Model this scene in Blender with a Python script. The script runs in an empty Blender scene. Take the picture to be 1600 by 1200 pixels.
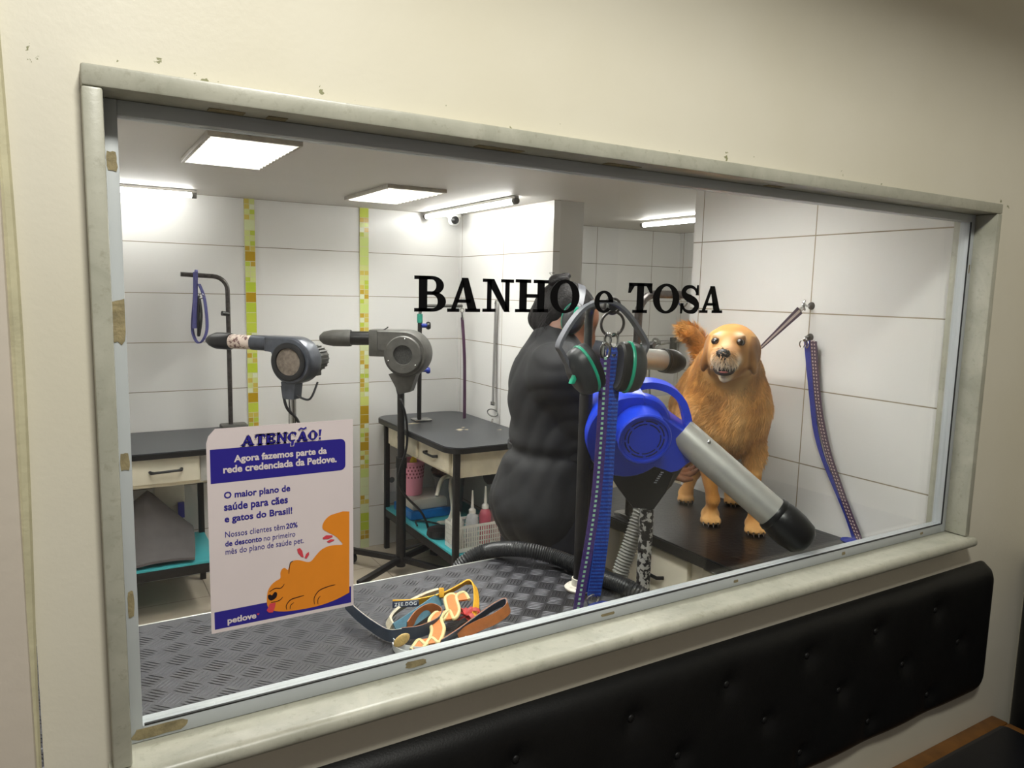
import bpy, bmesh, math, random
import numpy as np
from mathutils import Vector, Matrix
random.seed(7)
np.random.seed(7)
SC = bpy.context.scene
COL = SC.collection
PI = math.pi

# ------------------------------------------------------------------ camera
FOC, CX, CY, HC = 1155.0, 800.0, 600.0, 1.55
YAW, PITCH, ROLL = 0.54192771, -0.12507114, 0.02307052
_f = Vector((math.sin(YAW) * math.cos(PITCH), math.cos(YAW) * math.cos(PITCH), math.sin(PITCH)))
_r = Vector((math.cos(YAW), -math.sin(YAW), 0))
_u = _r.cross(_f)
CR = _r * math.cos(ROLL) + _u * math.sin(ROLL)
CU = -_r * math.sin(ROLL) + _u * math.cos(ROLL)
CF = _f
cam_data = bpy.data.cameras.new('camera')
cam_data.sensor_fit = 'HORIZONTAL'
cam_data.sensor_width = 36.0
cam_data.lens = FOC / 1600.0 * 36.0
cam_data.clip_start = 0.02
cam = bpy.data.objects.new('camera', cam_data)
COL.objects.link(cam)
cam.matrix_world = Matrix(((CR.x, CU.x, -CF.x, 0), (CR.y, CU.y, -CF.y, 0), (CR.z, CU.z, -CF.z, HC), (0, 0, 0, 1)))
SC.camera = cam

# ------------------------------------------------------------------ world, exposure, lights of the waiting room
SC.view_settings.view_transform = 'Standard'
SC.view_settings.look = 'None'
SC.view_settings.exposure = 0.0
SC.view_settings.gamma = 1.0
SC.view_settings.use_curve_mapping = False
SC.cycles.use_denoising = True
SC.cycles.max_bounces = 10
SC.cycles.transparent_max_bounces = 12
w = bpy.data.worlds.new('world')
SC.world = w
w.use_nodes = True
w.node_tree.nodes['Background'].inputs[0].default_value = (0.95, 0.88, 0.86, 1)
w.node_tree.nodes['Background'].inputs[1].default_value = 0.13


def area(name, loc, target, sx, sy, power, color):
    d = bpy.data.lights.new(name, 'AREA')
    d.shape = 'RECTANGLE'
    d.size, d.size_y = sx, sy
    d.energy = power
    d.color = color
    o = bpy.data.objects.new(name, d)
    COL.objects.link(o)
    o.location = loc
    o.rotation_euler = (Vector(target) - Vector(loc)).to_track_quat('-Z', 'Y').to_euler()
    return o


area('waiting_room_lamp', (0.25, -0.22, 3.02), (0.6, 1.05, 1.2), 0.45, 0.25, 43, (1.0, 0.985, 0.905))
TUBE_E = 41.0      # strength of the fluorescent tubes in the grooming room
PANEL_E = 56.0
PANEL_NEAR = 31.0
PANEL_ADDED = 54.0     # strength of the recessed ceiling lamps, this last for the added one


# ------------------------------------------------------------------ helpers
def px(x, y, X=None, Y=None, Z=None, d=None):
    """world point seen at photo pixel (x, y) on the plane X=, Y=, Z= or at forward distance d"""
    v = CR * (x - CX) - CU * (y - CY) + CF * FOC
    if X is not None:
        t = X / v.x
    elif Y is not None:
        t = Y / v.y
    elif Z is not None:
        t = (Z - HC) / v.z
    else:
        t = d / FOC
    p = v * t
    p.z += HC
    return p


def V(*a):
    return Vector(a)


def wloc(o):
    p = Vector((0, 0, 0))
    while o is not None:
        p = p + o.location
        o = o.parent
    return p


def tag(o, label=None, cat=None, group=None, kind=None):
    if label:
        o['label'] = label
    if cat:
        o['category'] = cat
    if group:
        o['group'] = group
    if kind:
        o['kind'] = kind
    return o


def thing(name, loc, label, cat, group=None):
    o = bpy.data.objects.new(name, None)
    o.empty_display_size = 0.05
    COL.objects.link(o)
    o.location = loc
    return tag(o, label, cat, group)


def link_mesh(name, verts, faces, mat, parent=None, smooth=True, origin=None, angle=40):
    org = wloc(parent) if parent is not None else (Vector(origin) if origin is not None else Vector((0, 0, 0)))
    me = bpy.data.meshes.new(name)
    a = np.asarray(verts, dtype=float).reshape(-1, 3) - np.array(org)
    me.from_pydata(a.tolist(), [], [list(f) for f in faces])
    me.update()
    if smooth:
        bm = bmesh.new()
        bm.from_mesh(me)
        ca = math.radians(angle)
        for f in bm.faces:
            f.smooth = True
        for e in bm.edges:
            if len(e.link_faces) == 2:
                try:
                    if e.calc_face_angle() > ca:
                        e.smooth = False
                except ValueError:
                    pass
        bm.to_mesh(me)
        bm.free()
    o = bpy.data.objects.new(name, me)
    COL.objects.link(o)
    if parent is not None:
        o.parent = parent
    else:
        o.location = org
    if mat is not None:
        me.materials.append(mat)
    return o


def frame_of(d):
    d = Vector(d).normalized()
    h = Vector((0, 0, 1)) if abs(d.z) < 0.9 else Vector((1, 0, 0))
    a = d.cross(h).normalized()
    return a, d.cross(a).normalized()


class MB:
    def __init__(s):
        s.v, s.f = [], []

    def add(s, vs, fs):
        n = len(s.v)
        s.v += [tuple(v) for v in vs]
        s.f += [tuple(i + n for i in f) for f in fs]
        return s

    def box(s, x0, x1, y0, y1, z0, z1, b=0.0):
        return s.obox(V((x0 + x1) / 2, (y0 + y1) / 2, (z0 + z1) / 2), V(1, 0, 0), V(0, 1, 0), V(0, 0, 1), x1 - x0, y1 - y0, z1 - z0, b)

    def obox(s, c, ax, ay, az, sx, sy, sz, b=0.0):
        bm = bmesh.new()
        bmesh.ops.create_cube(bm, size=1.0)
        for v in bm.verts:
            v.co = Vector((v.co.x * sx, v.co.y * sy, v.co.z * sz))
        if b > 0:
            bmesh.ops.bevel(bm, geom=bm.edges[:], offset=min(b, 0.45 * min(sx, sy, sz)), segments=2, affect='EDGES', profile=0.5)
        bm.verts.index_update()
        c, ax, ay, az = Vector(c), Vector(ax), Vector(ay), Vector(az)
        s.add([c + ax * v.co.x + ay * v.co.y + az * v.co.z for v in bm.verts], [[v.index for v in f.verts] for f in bm.faces])
        bm.free()
        return s

    def bar(s, a, b, wd, ht, bev=0.0):
        """rectangular bar from a to b"""
        a, b = Vector(a), Vector(b)
        d = (b - a).normalized()
        h = Vector((0, 0, 1)) if abs(d.z) < 0.95 else Vector((0, 1, 0))
        x = d.cross(h).normalized()
        z = x.cross(d).normalized()
        return s.obox((a + b) / 2, d, x, z, (b - a).length, wd, ht, bev)

    def tube(s, pts, r, n=12, caps=True, closed=False):
        pts = [Vector(p) for p in pts]
        m = len(pts)
        rs = [r] * m if isinstance(r, (int, float)) else list(r)
        base = len(s.v)
        prev = None
        for i, p in enumerate(pts):
            if closed:
                d = pts[(i + 1) % m] - pts[i - 1]
            else:
                d = pts[min(i + 1, m - 1)] - pts[max(i - 1, 0)]
            if d.length < 1e-9:
                d = Vector((0, 0, 1))
            d.normalize()
            if prev is None:
                a, _ = frame_of(d)
            else:
                a = (prev - d * prev.dot(d))
                if a.length < 1e-6:
                    a, _ = frame_of(d)
                a.normalize()
            prev = a
            b = d.cross(a)
            for k in range(n):
                t = 2 * PI * k / n
                s.v.append(tuple(p + (a * math.cos(t) + b * math.sin(t)) * rs[i]))
        for i in range(m if closed else m - 1):
            j = (i + 1) % m
            for k in range(n):
                k2 = (k + 1) % n
                s.f.append((base + i * n + k, base + i * n + k2, base + j * n + k2, base + j * n + k))
        if caps and not closed:
            s.f.append(tuple(base + k for k in reversed(range(n))))
            s.f.append(tuple(base + (m - 1) * n + k for k in range(n)))
        return s

    def lathe(s, prof, origin, axis, n=32):
        """prof: (radius, distance along axis); closes at radius 0"""
        axis = Vector(axis).normalized()
        a, b = frame_of(axis)
        o = Vector(origin)
        base = len(s.v)
        m = len(prof)
        for r, h in prof:
            for k in range(n):
                t = 2 * PI * k / n
                s.v.append(tuple(o + axis * h + (a * math.cos(t) + b * math.sin(t)) * max(r, 1e-5)))
        for i in range(m - 1):
            for k in range(n):
                k2 = (k + 1) % n
                s.f.append((base + i * n + k, base + (i + 1) * n + k, base + (i + 1) * n + k2, base + i * n + k2))
        return s

    def ball(s, c, r, n=16, ax=None):
        """ellipsoid; r a number or three; ax three axes"""
        rr = (r, r, r) if isinstance(r, (int, float)) else r
        ax = ax or (V(1, 0, 0), V(0, 1, 0), V(0, 0, 1))
        c = Vector(c)
        m = max(6, n // 2)
        base = len(s.v)
        for i in range(m + 1):
            th = PI * i / m
            for k in range(n):
                ph = 2 * PI * k / n
                q = (math.sin(th) * math.cos(ph), math.sin(th) * math.sin(ph), math.cos(th))
                s.v.append(tuple(c + ax[0] * q[0] * rr[0] + ax[1] * q[1] * rr[1] + ax[2] * q[2] * rr[2]))
        for i in range(m):
            for k in range(n):
                k2 = (k + 1) % n
                s.f.append((base + i * n + k, base + (i + 1) * n + k, base + (i + 1) * n + k2, base + i * n + k2))
        return s

    def torus(s, c, axis, R, r, n=28, m=8, sy=1.0):
        a, b = frame_of(axis)
        c = Vector(c)
        return s.tube([c + a * R * math.cos(2 * PI * k / n) + b * R * sy * math.sin(2 * PI * k / n) for k in range(n)], r, m, closed=True)

    def prism(s, poly, o, u, v, w, depth):
        """2-D polygon (u, v) extruded by depth along w"""
        o, u, v, w = Vector(o), Vector(u), Vector(v), Vector(w)
        n = len(poly)
        base = len(s.v)
        for q in (0, depth):
            for a, b in poly:
                s.v.append(tuple(o + u * a + v * b + w * q))
        s.f.append(tuple(base + i for i in reversed(range(n))))
        s.f.append(tuple(base + n + i for i in range(n)))
        for i in range(n):
            j = (i + 1) % n
            s.f.append((base + i, base + j, base + n + j, base + n + i))
        return s

    def ribbon(s, pts, wd, th, widths=None):
        """flat strap: pts centre line, wd width direction (one vector or one per point times half width)"""
        pts = [Vector(p) for p in pts]
        m = len(pts)
        base = len(s.v)
        for i, p in enumerate(pts):
            d = (pts[min(i + 1, m - 1)] - pts[max(i - 1, 0)]).normalized()
            wv = Vector(wd[i]) if isinstance(wd, list) else Vector(wd)
            nrm = d.cross(wv)
            if nrm.length < 1e-9:
                nrm = Vector((0, 0, 1))
            nrm = nrm.normalized() * th / 2
            for sg, sn in ((-1, -1), (1, -1), (1, 1), (-1, 1)):
                s.v.append(tuple(p + wv * sg + nrm * sn))
        for i in range(m - 1):
            for k in range(4):
                k2 = (k + 1) % 4
                s.f.append((base + i * 4 + k, base + (i + 1) * 4 + k, base + (i + 1) * 4 + k2, base + i * 4 + k2))
        s.f.append((base, base + 1, base + 2, base + 3))
        s.f.append(tuple(base + (m - 1) * 4 + k for k in (3, 2, 1, 0)))
        return s

    def build(s, name, mat, parent=None, smooth=True, origin=None, angle=40):
        return link_mesh(name, s.v, s.f, mat, parent, smooth, origin, angle)


def catmull(pts, n=8, closed=False):
    P = [Vector(p) for p in pts]
    out = []
    m = len(P)
    for i in range(m if closed else m - 1):
        if closed:
            a, b, c, d = P[i - 1], P[i], P[(i + 1) % m], P[(i + 2) % m]
        else:
            a, b, c, d = P[max(i - 1, 0)], P[i], P[i + 1], P[min(i + 2, m - 1)]
        for k in range(n):
            t = k / n
            out.append(0.5 * ((2 * b) + (c - a) * t + (2 * a - 5 * b + 4 * c - d) * t * t + (3 * b - a - 3 * c + d) * t * t * t))
    if not closed:
        out.append(P[-1])
    return out


# smooth implicit bodies -------------------------------------------------
def sd_cone(P, a, b, ra, rb):
    a, b = np.array(a, float), np.array(b, float)
    ab = b - a
    t = np.clip(((P - a) @ ab) / max(ab @ ab, 1e-12), 0, 1)
    q = P - a - t[:, None] * ab
    return np.sqrt((q * q).sum(1)) - (ra + (rb - ra) * t)


def sd_ell(P, c, r, ax):
    q = (P - np.array(c, float)) @ np.array([list(a) for a in ax], float).T
    r = np.array(r, float)
    k0 = np.sqrt(((q / r) ** 2).sum(1)) + 1e-9
    k1 = np.sqrt(((q / (r * r)) ** 2).sum(1)) + 1e-9
    return k0 * (k0 - 1.0) / k1


def sdf(P, prims):
    D = None
    for p in prims:
        kind, k = p[0], p[1]
        if kind == 'c':
            e = sd_cone(P, *p[2:])
        elif kind == 'e':
            e = sd_ell(P, *p[2:])
        elif kind == '-':
            e = sd_ell(P, *p[2:])
            h = np.maximum(k - np.abs(D + e), 0) / k
            D = np.maximum(D, -e) + h * h * k * 0.25
            continue
        if D is None:
            D = e
        else:
            h = np.maximum(k - np.abs(D - e), 0) / k
            D = np.minimum(D, e) - h * h * k * 0.25
    return D


def surface_nets(prims, lo, hi, h, extra=None):
    lo = np.array(lo, float)
    hi = np.array(hi, float)
    n = np.ceil((hi - lo) / h).astype(int) + 1
    g = np.stack(np.meshgrid(*[lo[i] + h * np.arange(n[i]) for i in range(3)], indexing='ij'), -1).reshape(-1, 3)
    D = np.empty(len(g))
    for i in range(0, len(g), 400000):
        D[i:i + 400000] = sdf(g[i:i + 400000], prims)
        if extra is not None:
            D[i:i + 400000] += extra(g[i:i + 400000])
    D = D.reshape(n)
    S = D < 0
    nc = n - 1
    acc = np.zeros(tuple(nc) + (3,))
    cnt = np.zeros(tuple(nc))
    cor = [(i, j, k) for i in (0, 1) for j in (0, 1) for k in (0, 1)]

    def sl(A, c):
        return A[c[0]:c[0] + nc[0], c[1]:c[1] + nc[1], c[2]:c[2] + nc[2]]
    for c in cor:
        for ax in range(3):
            if c[ax] == 0:
                c2 = list(c)
                c2[ax] = 1
                A, B = sl(D, c), sl(D, c2)
                m = sl(S, c) != sl(S, c2)
                t = np.where(m, A / np.where(np.abs(A - B) < 1e-12, 1e-12, A - B), 0)
                for q in range(3):
                    acc[..., q] += np.where(m, c[q] + (t if q == ax else 0), 0)
                cnt += m
    act = cnt > 0
    idx = -np.ones(tuple(nc), int)
    idx[act] = np.arange(act.sum())
    cells = np.argwhere(act)
    verts = lo + h * (cells + acc[act] / cnt[act][:, None])
    faces = []
    for ax in range(3):
        o1, o2 = (ax + 1) % 3, (ax + 2) % 3
        a = [slice(0, n[0]), slice(0, n[1]), slice(0, n[2])]
        b = list(a)
        a[ax] = slice(0, n[ax] - 1)
        b[ax] = slice(1, n[ax])
        m = S[tuple(a)] != S[tuple(b)]
        e = np.argwhere(m)
        e = e[(e[:, o1] > 0) & (e[:, o2] > 0) & (e[:, o1] < nc[o1]) & (e[:, o2] < nc[o2])]
        ins = S[e[:, 0], e[:, 1], e[:, 2]]
        q = []
        for d1, d2 in ((1, 1), (0, 1), (0, 0), (1, 0)):
            c = e.copy()
            c[:, o1] -= d1
            c[:, o2] -= d2
            q.append(idx[c[:, 0], c[:, 1], c[:, 2]])
        q = np.stack(q, 1)
        q[~ins] = q[~ins][:, ::-1]
        faces.append(q)
    return verts, np.concatenate(faces)


# materials ---------------------------------------------------------------
def nodes_of(name):
    m = bpy.data.materials.new(name)
    m.use_nodes = True
    nt = m.node_tree
    return m, nt, nt.nodes['Principled BSDF']


def math_node(nt, op, a, b=None, c=None):
    n = nt.nodes.new('ShaderNodeMath')
    n.operation = op
    for i, q in enumerate((a, b, c)):
        if q is None:
            continue
        if isinstance(q, (int, float)):
            n.inputs[i].default_value = q
        else:
            nt.links.new(q, n.inputs[i])
    return n.outputs[0]


def ramp(nt, fac, stops, interp='LINEAR'):
    r = nt.nodes.new('ShaderNodeValToRGB')
    r.color_ramp.interpolation = interp
    while len(r.color_ramp.elements) < len(stops):
        r.color_ramp.elements.new(0.5)
    for e, (p, c) in zip(r.color_ramp.elements, stops):
        e.position = p
        e.color = (c[0], c[1], c[2], 1)
    nt.links.new(fac, r.inputs[0])
    return r.outputs[0]


def noise(nt, scale, detail=3, rough=0.55, vec=None, dist=0.0):
    n = nt.nodes.new('ShaderNodeTexNoise')
    n.inputs['Scale'].default_value = scale
    n.inputs['Detail'].default_value = detail
    n.inputs['Roughness'].default_value = rough
    n.inputs['Distortion'].default_value = dist
    if vec is None:
        vec = nt.nodes.new('ShaderNodeNewGeometry').outputs['Position']
    nt.links.new(vec, n.inputs['Vector'])
    return n.outputs['Fac']


def mixc(nt, fac, a, b):
    m = nt.nodes.new('ShaderNodeMix')
    m.data_type = 'RGBA'
    if isinstance(fac, (int, float)):
        m.inputs[0].default_value = fac
    else:
        nt.links.new(fac, m.inputs[0])
    for i, q in ((6, a), (7, b)):
        if isinstance(q, (tuple, list)):
            m.inputs[i].default_value = (q[0], q[1], q[2], 1)
        else:
            nt.links.new(q, m.inputs[i])
    return m.outputs[2]


def bump(nt, bs, height, strength=0.3, dist=0.01):
    b = nt.nodes.new('ShaderNodeBump')
    b.inputs['Strength'].default_value = strength
    b.inputs['Distance'].default_value = dist
    nt.links.new(height, b.inputs['Height'])
    nt.links.new(b.outputs[0], bs.inputs['Normal'])


def srgb(r, g, b):
    return tuple(((c / 255.0) / 12.92 if c / 255.0 <= 0.04045 else ((c / 255.0 + 0.055) / 1.055) ** 2.4) for c in (r, g, b))


def mat(name, col, rough=0.5, metal=0.0, var=0.12, scale=25, bmp=0.0, bscale=80, spec=0.5, coat=0.0, col2=None, thr=None):
    m, nt, bs = nodes_of(name)
    n = noise(nt, scale)
    lo = tuple(c * (1 - var) for c in col)
    hi = tuple(min(1, c * (1 + var)) for c in col)
    if col2 is not None:
        t = thr or (0.45, 0.55)
        c = ramp(nt, n, [(t[0], col), (t[1], col2)])
    else:
        c = ramp(nt, n, [(0.3, lo), (0.7, hi)])
    nt.links.new(c, bs.inputs['Base Color'])
    bs.inputs['Roughness'].default_value = rough
    bs.inputs['Metallic'].default_value = metal
    bs.inputs['Specular IOR Level'].default_value = spec
    bs.inputs['Coat Weight'].default_value = coat
    if bmp > 0:
        bump(nt, bs, noise(nt, bscale, 4), bmp, 0.004)
    return m


def emit(name, col, strength):
    m = bpy.data.materials.new(name)
    m.use_nodes = True
    nt = m.node_tree
    nt.nodes.remove(nt.nodes['Principled BSDF'])
    e = nt.nodes.new('ShaderNodeEmission')
    e.inputs[0].default_value = (*col, 1)
    e.inputs[1].default_value = strength
    nt.links.new(e.outputs[0], nt.nodes['Material Output'].inputs[0])
    return m


def tile_mat(name, axis, bw, off, base, grout, rough=0.25, bh=0.25, zoff=0.0, mortar=0.0022):
    """glazed wall tile; axis = the horizontal world axis of the wall ('X' or 'Y', 'F' for a floor)"""
    m, nt, bs = nodes_of(name)
    geo = nt.nodes.new('ShaderNodeNewGeometry').outputs['Position']
    sep = nt.nodes.new('ShaderNodeSeparateXYZ')
    nt.links.new(geo, sep.inputs[0])
    cmb = nt.nodes.new('ShaderNodeCombineXYZ')
    a = sep.outputs['Y'] if axis == 'Y' else sep.outputs['X']
    b = sep.outputs['Y'] if axis == 'F' else sep.outputs['Z']
    nt.links.new(math_node(nt, 'SUBTRACT', a, off - 20 * bw), cmb.inputs[0])
    nt.links.new(math_node(nt, 'SUBTRACT', b, zoff - 20 * bh), cmb.inputs[1])
    br = nt.nodes.new('ShaderNodeTexBrick')
    br.offset = 0.0
    br.inputs['Scale'].default_value = 1.0
    br.inputs['Mortar Size'].default_value = mortar
    br.inputs['Mortar Smooth'].default_value = 0.3
    br.inputs['Brick Width'].default_value = bw
    br.inputs['Row Height'].default_value = bh
    br.inputs['Bias'].default_value = -1.0
    nt.links.new(cmb.outputs[0], br.inputs['Vector'])
    n = noise(nt, 3.0, 4)
    c = ramp(nt, n, [(0.3, tuple(x * 0.96 for x in base)), (0.7, base)])
    gc = ramp(nt, noise(nt, 2.2, 3), [(0.35, grout), (0.7, tuple(x * 0.55 for x in grout))])
    nt.links.new(mixc(nt, br.outputs['Fac'], c, gc), bs.inputs['Base Color'])
    bs.inputs['Roughness'].default_value = rough
    bump(nt, bs, math_node(nt, 'SUBTRACT', math_node(nt, 'MULTIPLY', noise(nt, 5, 2), 0.25), br.outputs['Fac']), 0.25, 0.002)
    return m


def mosaic_mat(name, x0, wdt):
    m, nt, bs = nodes_of(name)
    geo = nt.nodes.new('ShaderNodeNewGeometry').outputs['Position']
    sep = nt.nodes.new('ShaderNodeSeparateXYZ')
    nt.links.new(geo, sep.inputs[0])
    u = math_node(nt, 'DIVIDE', math_node(nt, 'SUBTRACT', sep.outputs['X'], x0), wdt)
    v = math_node(nt, 'DIVIDE', sep.outputs['Z'], wdt)

    def cell(k):
        uu, vv = math_node(nt, 'MULTIPLY', u, k), math_node(nt, 'MULTIPLY', v, k)
        cb = nt.nodes.new('ShaderNodeCombineXYZ')
        nt.links.new(math_node(nt, 'FLOOR', uu), cb.inputs[0])
        nt.links.new(math_node(nt, 'FLOOR', vv), cb.inputs[1])
        cb.inputs[2].default_value = 3.7 * k + x0
        wn = nt.nodes.new('ShaderNodeTexWhiteNoise')
        nt.links.new(cb.outputs[0], wn.inputs['Vector'])
        fu, fv = math_node(nt, 'FRACT', uu), math_node(nt, 'FRACT', vv)
        e = math_node(nt, 'MINIMUM', math_node(nt, 'MINIMUM', fu, math_node(nt, 'SUBTRACT', 1.0, fu)), math_node(nt, 'MINIMUM', fv, math_node(nt, 'SUBTRACT', 1.0, fv)))
        g = math_node(nt, 'LESS_THAN', e, 0.028 * k)
        return wn.outputs['Value'], g
    c1, g1 = cell(1.0)
    c2, g2 = cell(2.0)
    pal = [(0.0, srgb(176, 192, 60)), (0.22, srgb(190, 204, 120)), (0.42, srgb(184, 196, 70)), (0.56, srgb(198, 206, 160)), (0.70, srgb(172, 140, 30)), (0.86, srgb(200, 204, 110))]
    pal2 = [(0.0, srgb(196, 204, 130)), (0.3, srgb(180, 150, 50)), (0.45, srgb(206, 212, 180)), (0.65, srgb(176, 190, 70)), (0.85, srgb(194, 176, 84))]
    ca = ramp(nt, c1, pal, 'CONSTANT')
    cb_ = ramp(nt, c2, pal2, 'CONSTANT')
    c3 = math_node(nt, 'FRACT', math_node(nt, 'MULTIPLY', c1, 7.31))
    sel = math_node(nt, 'LESS_THAN', c3, 0.45)
    c = mixc(nt, sel, ca, cb_)
    gr = mixc(nt, sel, g1, g2)
    nt.links.new(mixc(nt, gr, c, srgb(196, 192, 150)), bs.inputs['Base Color'])
    bs.inputs['Roughness'].default_value = 0.15
    return m
# ------------------------------------------------------------------ materials of the setting
def wall_paint(name):
    m, nt, bs = nodes_of(name)
    geo = nt.nodes.new('ShaderNodeNewGeometry').outputs['Position']
    sep = nt.nodes.new('ShaderNodeSeparateXYZ')
    nt.links.new(geo, sep.inputs[0])
    base = ramp(nt, noise(nt, 1.6, 4), [(0.3, srgb(216, 210, 190)), (0.7, srgb(224, 219, 203))])
    # bare chips of old paint just above the marble frame
    z = sep.outputs['Z']
    band = math_node(nt, 'MULTIPLY', math_node(nt, 'GREATER_THAN', z, 1.797), math_node(nt, 'LESS_THAN', z, 1.825))
    chip = math_node(nt, 'GREATER_THAN', noise(nt, 34, 5, 0.6), 0.66)
    f = math_node(nt, 'MULTIPLY', band, chip)
    nt.links.new(mixc(nt, f, base, srgb(140, 140, 106)), bs.inputs['Base Color'])
    bs.inputs['Roughness'].default_value = 0.42
    h = math_node(nt, 'ADD', noise(nt, 5, 5), math_node(nt, 'MULTIPLY', noise(nt, 140, 2), 0.12))
    bump(nt, bs, h, 0.16, 0.010)
    return m


def marble_mat():
    m, nt, bs = nodes_of('old_white_marble')
    a = noise(nt, 9, 8, 0.65, None, 0.8)
    b = noise(nt, 60, 4, 0.7)
    c = ramp(nt, a, [(0.3, srgb(158, 158, 143)), (0.55, srgb(176, 175, 160)), (0.75, srgb(188, 187, 172))])
    c2 = mixc(nt, ramp(nt, b, [(0.55, (0, 0, 0)), (0.75, (0.5, 0.5, 0.5))]), c, srgb(128, 124, 104))
    nt.links.new(c2, bs.inputs['Base Color'])
    bs.inputs['Roughness'].default_value = 0.35
    bump(nt, bs, b, 0.15, 0.002)
    return m


M_wall = wall_paint('waiting_room_paint')
M_pil = mat('pilaster_paint', srgb(208, 198, 184), 0.5, 0, 0.04, 3, 0.2, 30)
M_stain = mat('yellowed_joint', srgb(196, 190, 158), 0.6, 0, 0.12, 14, 0.3, 60)
M_marble = marble_mat()
M_alu = mat('white_painted_aluminium', srgb(182, 187, 189), 0.4, 0, 0.03, 6)
M_chip = mat('bare_glue_patch', srgb(140, 128, 96), 0.8, 0, 0.3, 60, 0.5, 120)
M_seal = mat('black_glazing_seal', srgb(22, 22, 22), 0.6)
M_tileB = tile_mat('white_tile_back', 'X', 0.628, 0.843, srgb(214, 213, 210), srgb(150, 140, 120))
M_tileS = tile_mat('white_tile_side', 'Y', 0.50, 0.08, srgb(214, 213, 210), srgb(150, 138, 116))
M_tileA = tile_mat('white_tile_alcove', 'X', 0.50, 0.135, srgb(208, 207, 203), srgb(140, 132, 116))
M_floor = tile_mat('beige_floor_tile', 'F', 0.45, 0.1, srgb(176, 164, 146), srgb(130, 118, 100), 0.3, 0.45, 0.2, 0.003)
M_ceil = mat('ceiling_paint', srgb(196, 192, 186), 0.55, 0, 0.03, 3, 0.1, 40)
M_post = mat('grey_pillar_paint', srgb(196, 195, 190), 0.6, 0, 0.03, 5)


def struct(name, m, mb, parent=None, **k):
    o = mb.build(name, m, parent, **k)
    if parent is None:
        o['kind'] = 'structure'
    return o


# ------------------------------------------------------------------ the waiting room's wall, with the hole for the window
WX0, WX1, WZ0, WZ1 = 0.030, 2.075, 0.885, 1.79
w_ = MB()
w_.box(-0.051, WX0, 1.045, 1.13, 0, 2.9)
w_.box(WX1, 2.60, 1.045, 1.13, 0, 2.9)
w_.box(WX0, WX1, 1.045, 1.13, 0, WZ0)
w_.box(WX0, WX1, 1.045, 1.13, WZ1, 2.9)
struct('wall_front', M_wall, w_, smooth=False)
p_ = MB()
p_.box(-0.75, -0.058, 1.028, 1.13, 0, 2.9, 0.006)
struct('wall_pilaster', M_pil, p_)
p_ = MB().tube([V(-0.058 + 0.004 * math.sin(z * 5.3), 1.041, z) for z in np.linspace(0, 2.9, 40)], 0.0085, 8)
struct('trim_1', M_stain, p_)
s_ = MB().box(2.475, 2.60, -0.9, 1.045, 0, 2.9)
struct('wall_side', M_wall, s_, smooth=False)
struct('floor_waiting', M_floor, MB().box(-1.6, 2.475, -0.9, 1.045, -0.1, -0.001), smooth=False)

struct('ceiling_soffit', M_wall, MB().box(-1.2, 2.475, 0.40, 1.045, 2.56, 2.62), smooth=False)

# ------------------------------------------------------------------ window: marble lining, white frame, pane
win = bpy.data.objects.new('window_1', None)
COL.objects.link(win)
win.location = (1.05, 1.05, 0.9)
tag(win, 'wide interior window framed in old white marble', None, None, 'structure')
FY0, FY1 = 1.018, 1.128
MB().box(0.025, 2.071, FY0, FY1, 1.775, 1.800, 0.003).build('marble_lintel', M_marble, win)
MB().box(0.025, 0.047, FY0, FY1, 0.921, 1.7745, 0.003).build('marble_jamb', M_marble, win)
MB().box(2.050, 2.071, FY0, FY1, 0.921, 1.7745, 0.003).build('marble_jamb', M_marble, win)
sill = MB()
prof = [(1.128, 0.892), (1.128, 0.9195)]
for k in range(9):
    t = PI / 2 + PI * k / 8
    prof.append((1.012 + 0.0138 * math.cos(t), 0.9057 + 0.0138 * math.sin(t)))
sill.prism(prof, (0.020, 0, 0), (0, 1, 0), (0, 0, 1), (1, 0, 0), 2.056)
sill.build('marble_sill', M_marble, win)
fr = MB()
fr.box(0.0475, 0.0640, 1.072, 1.100, 0.9205, 1.7745, 0.001)
fr.box(2.0300, 2.0495, 1.072, 1.100, 0.9205, 1.7745, 0.001)
fr.box(0.0640, 2.0300, 1.072, 1.100, 0.9205, 0.9430, 0.001)
fr.box(0.0640, 2.0300, 1.072, 1.100, 1.7560, 1.7745, 0.001)
frame = fr.build('window_frame', M_alu, win)
sb = MB()
sb.box(0.066, 2.028, 1.0715, 1.076, 0.9432, 0.9450)
sb.box(2.0285, 2.0298, 1.0705, 1.074, 0.944, 1.755)
sb.build('glazing_seal', M_seal, frame)
ch = MB()
random.seed(5)
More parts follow.
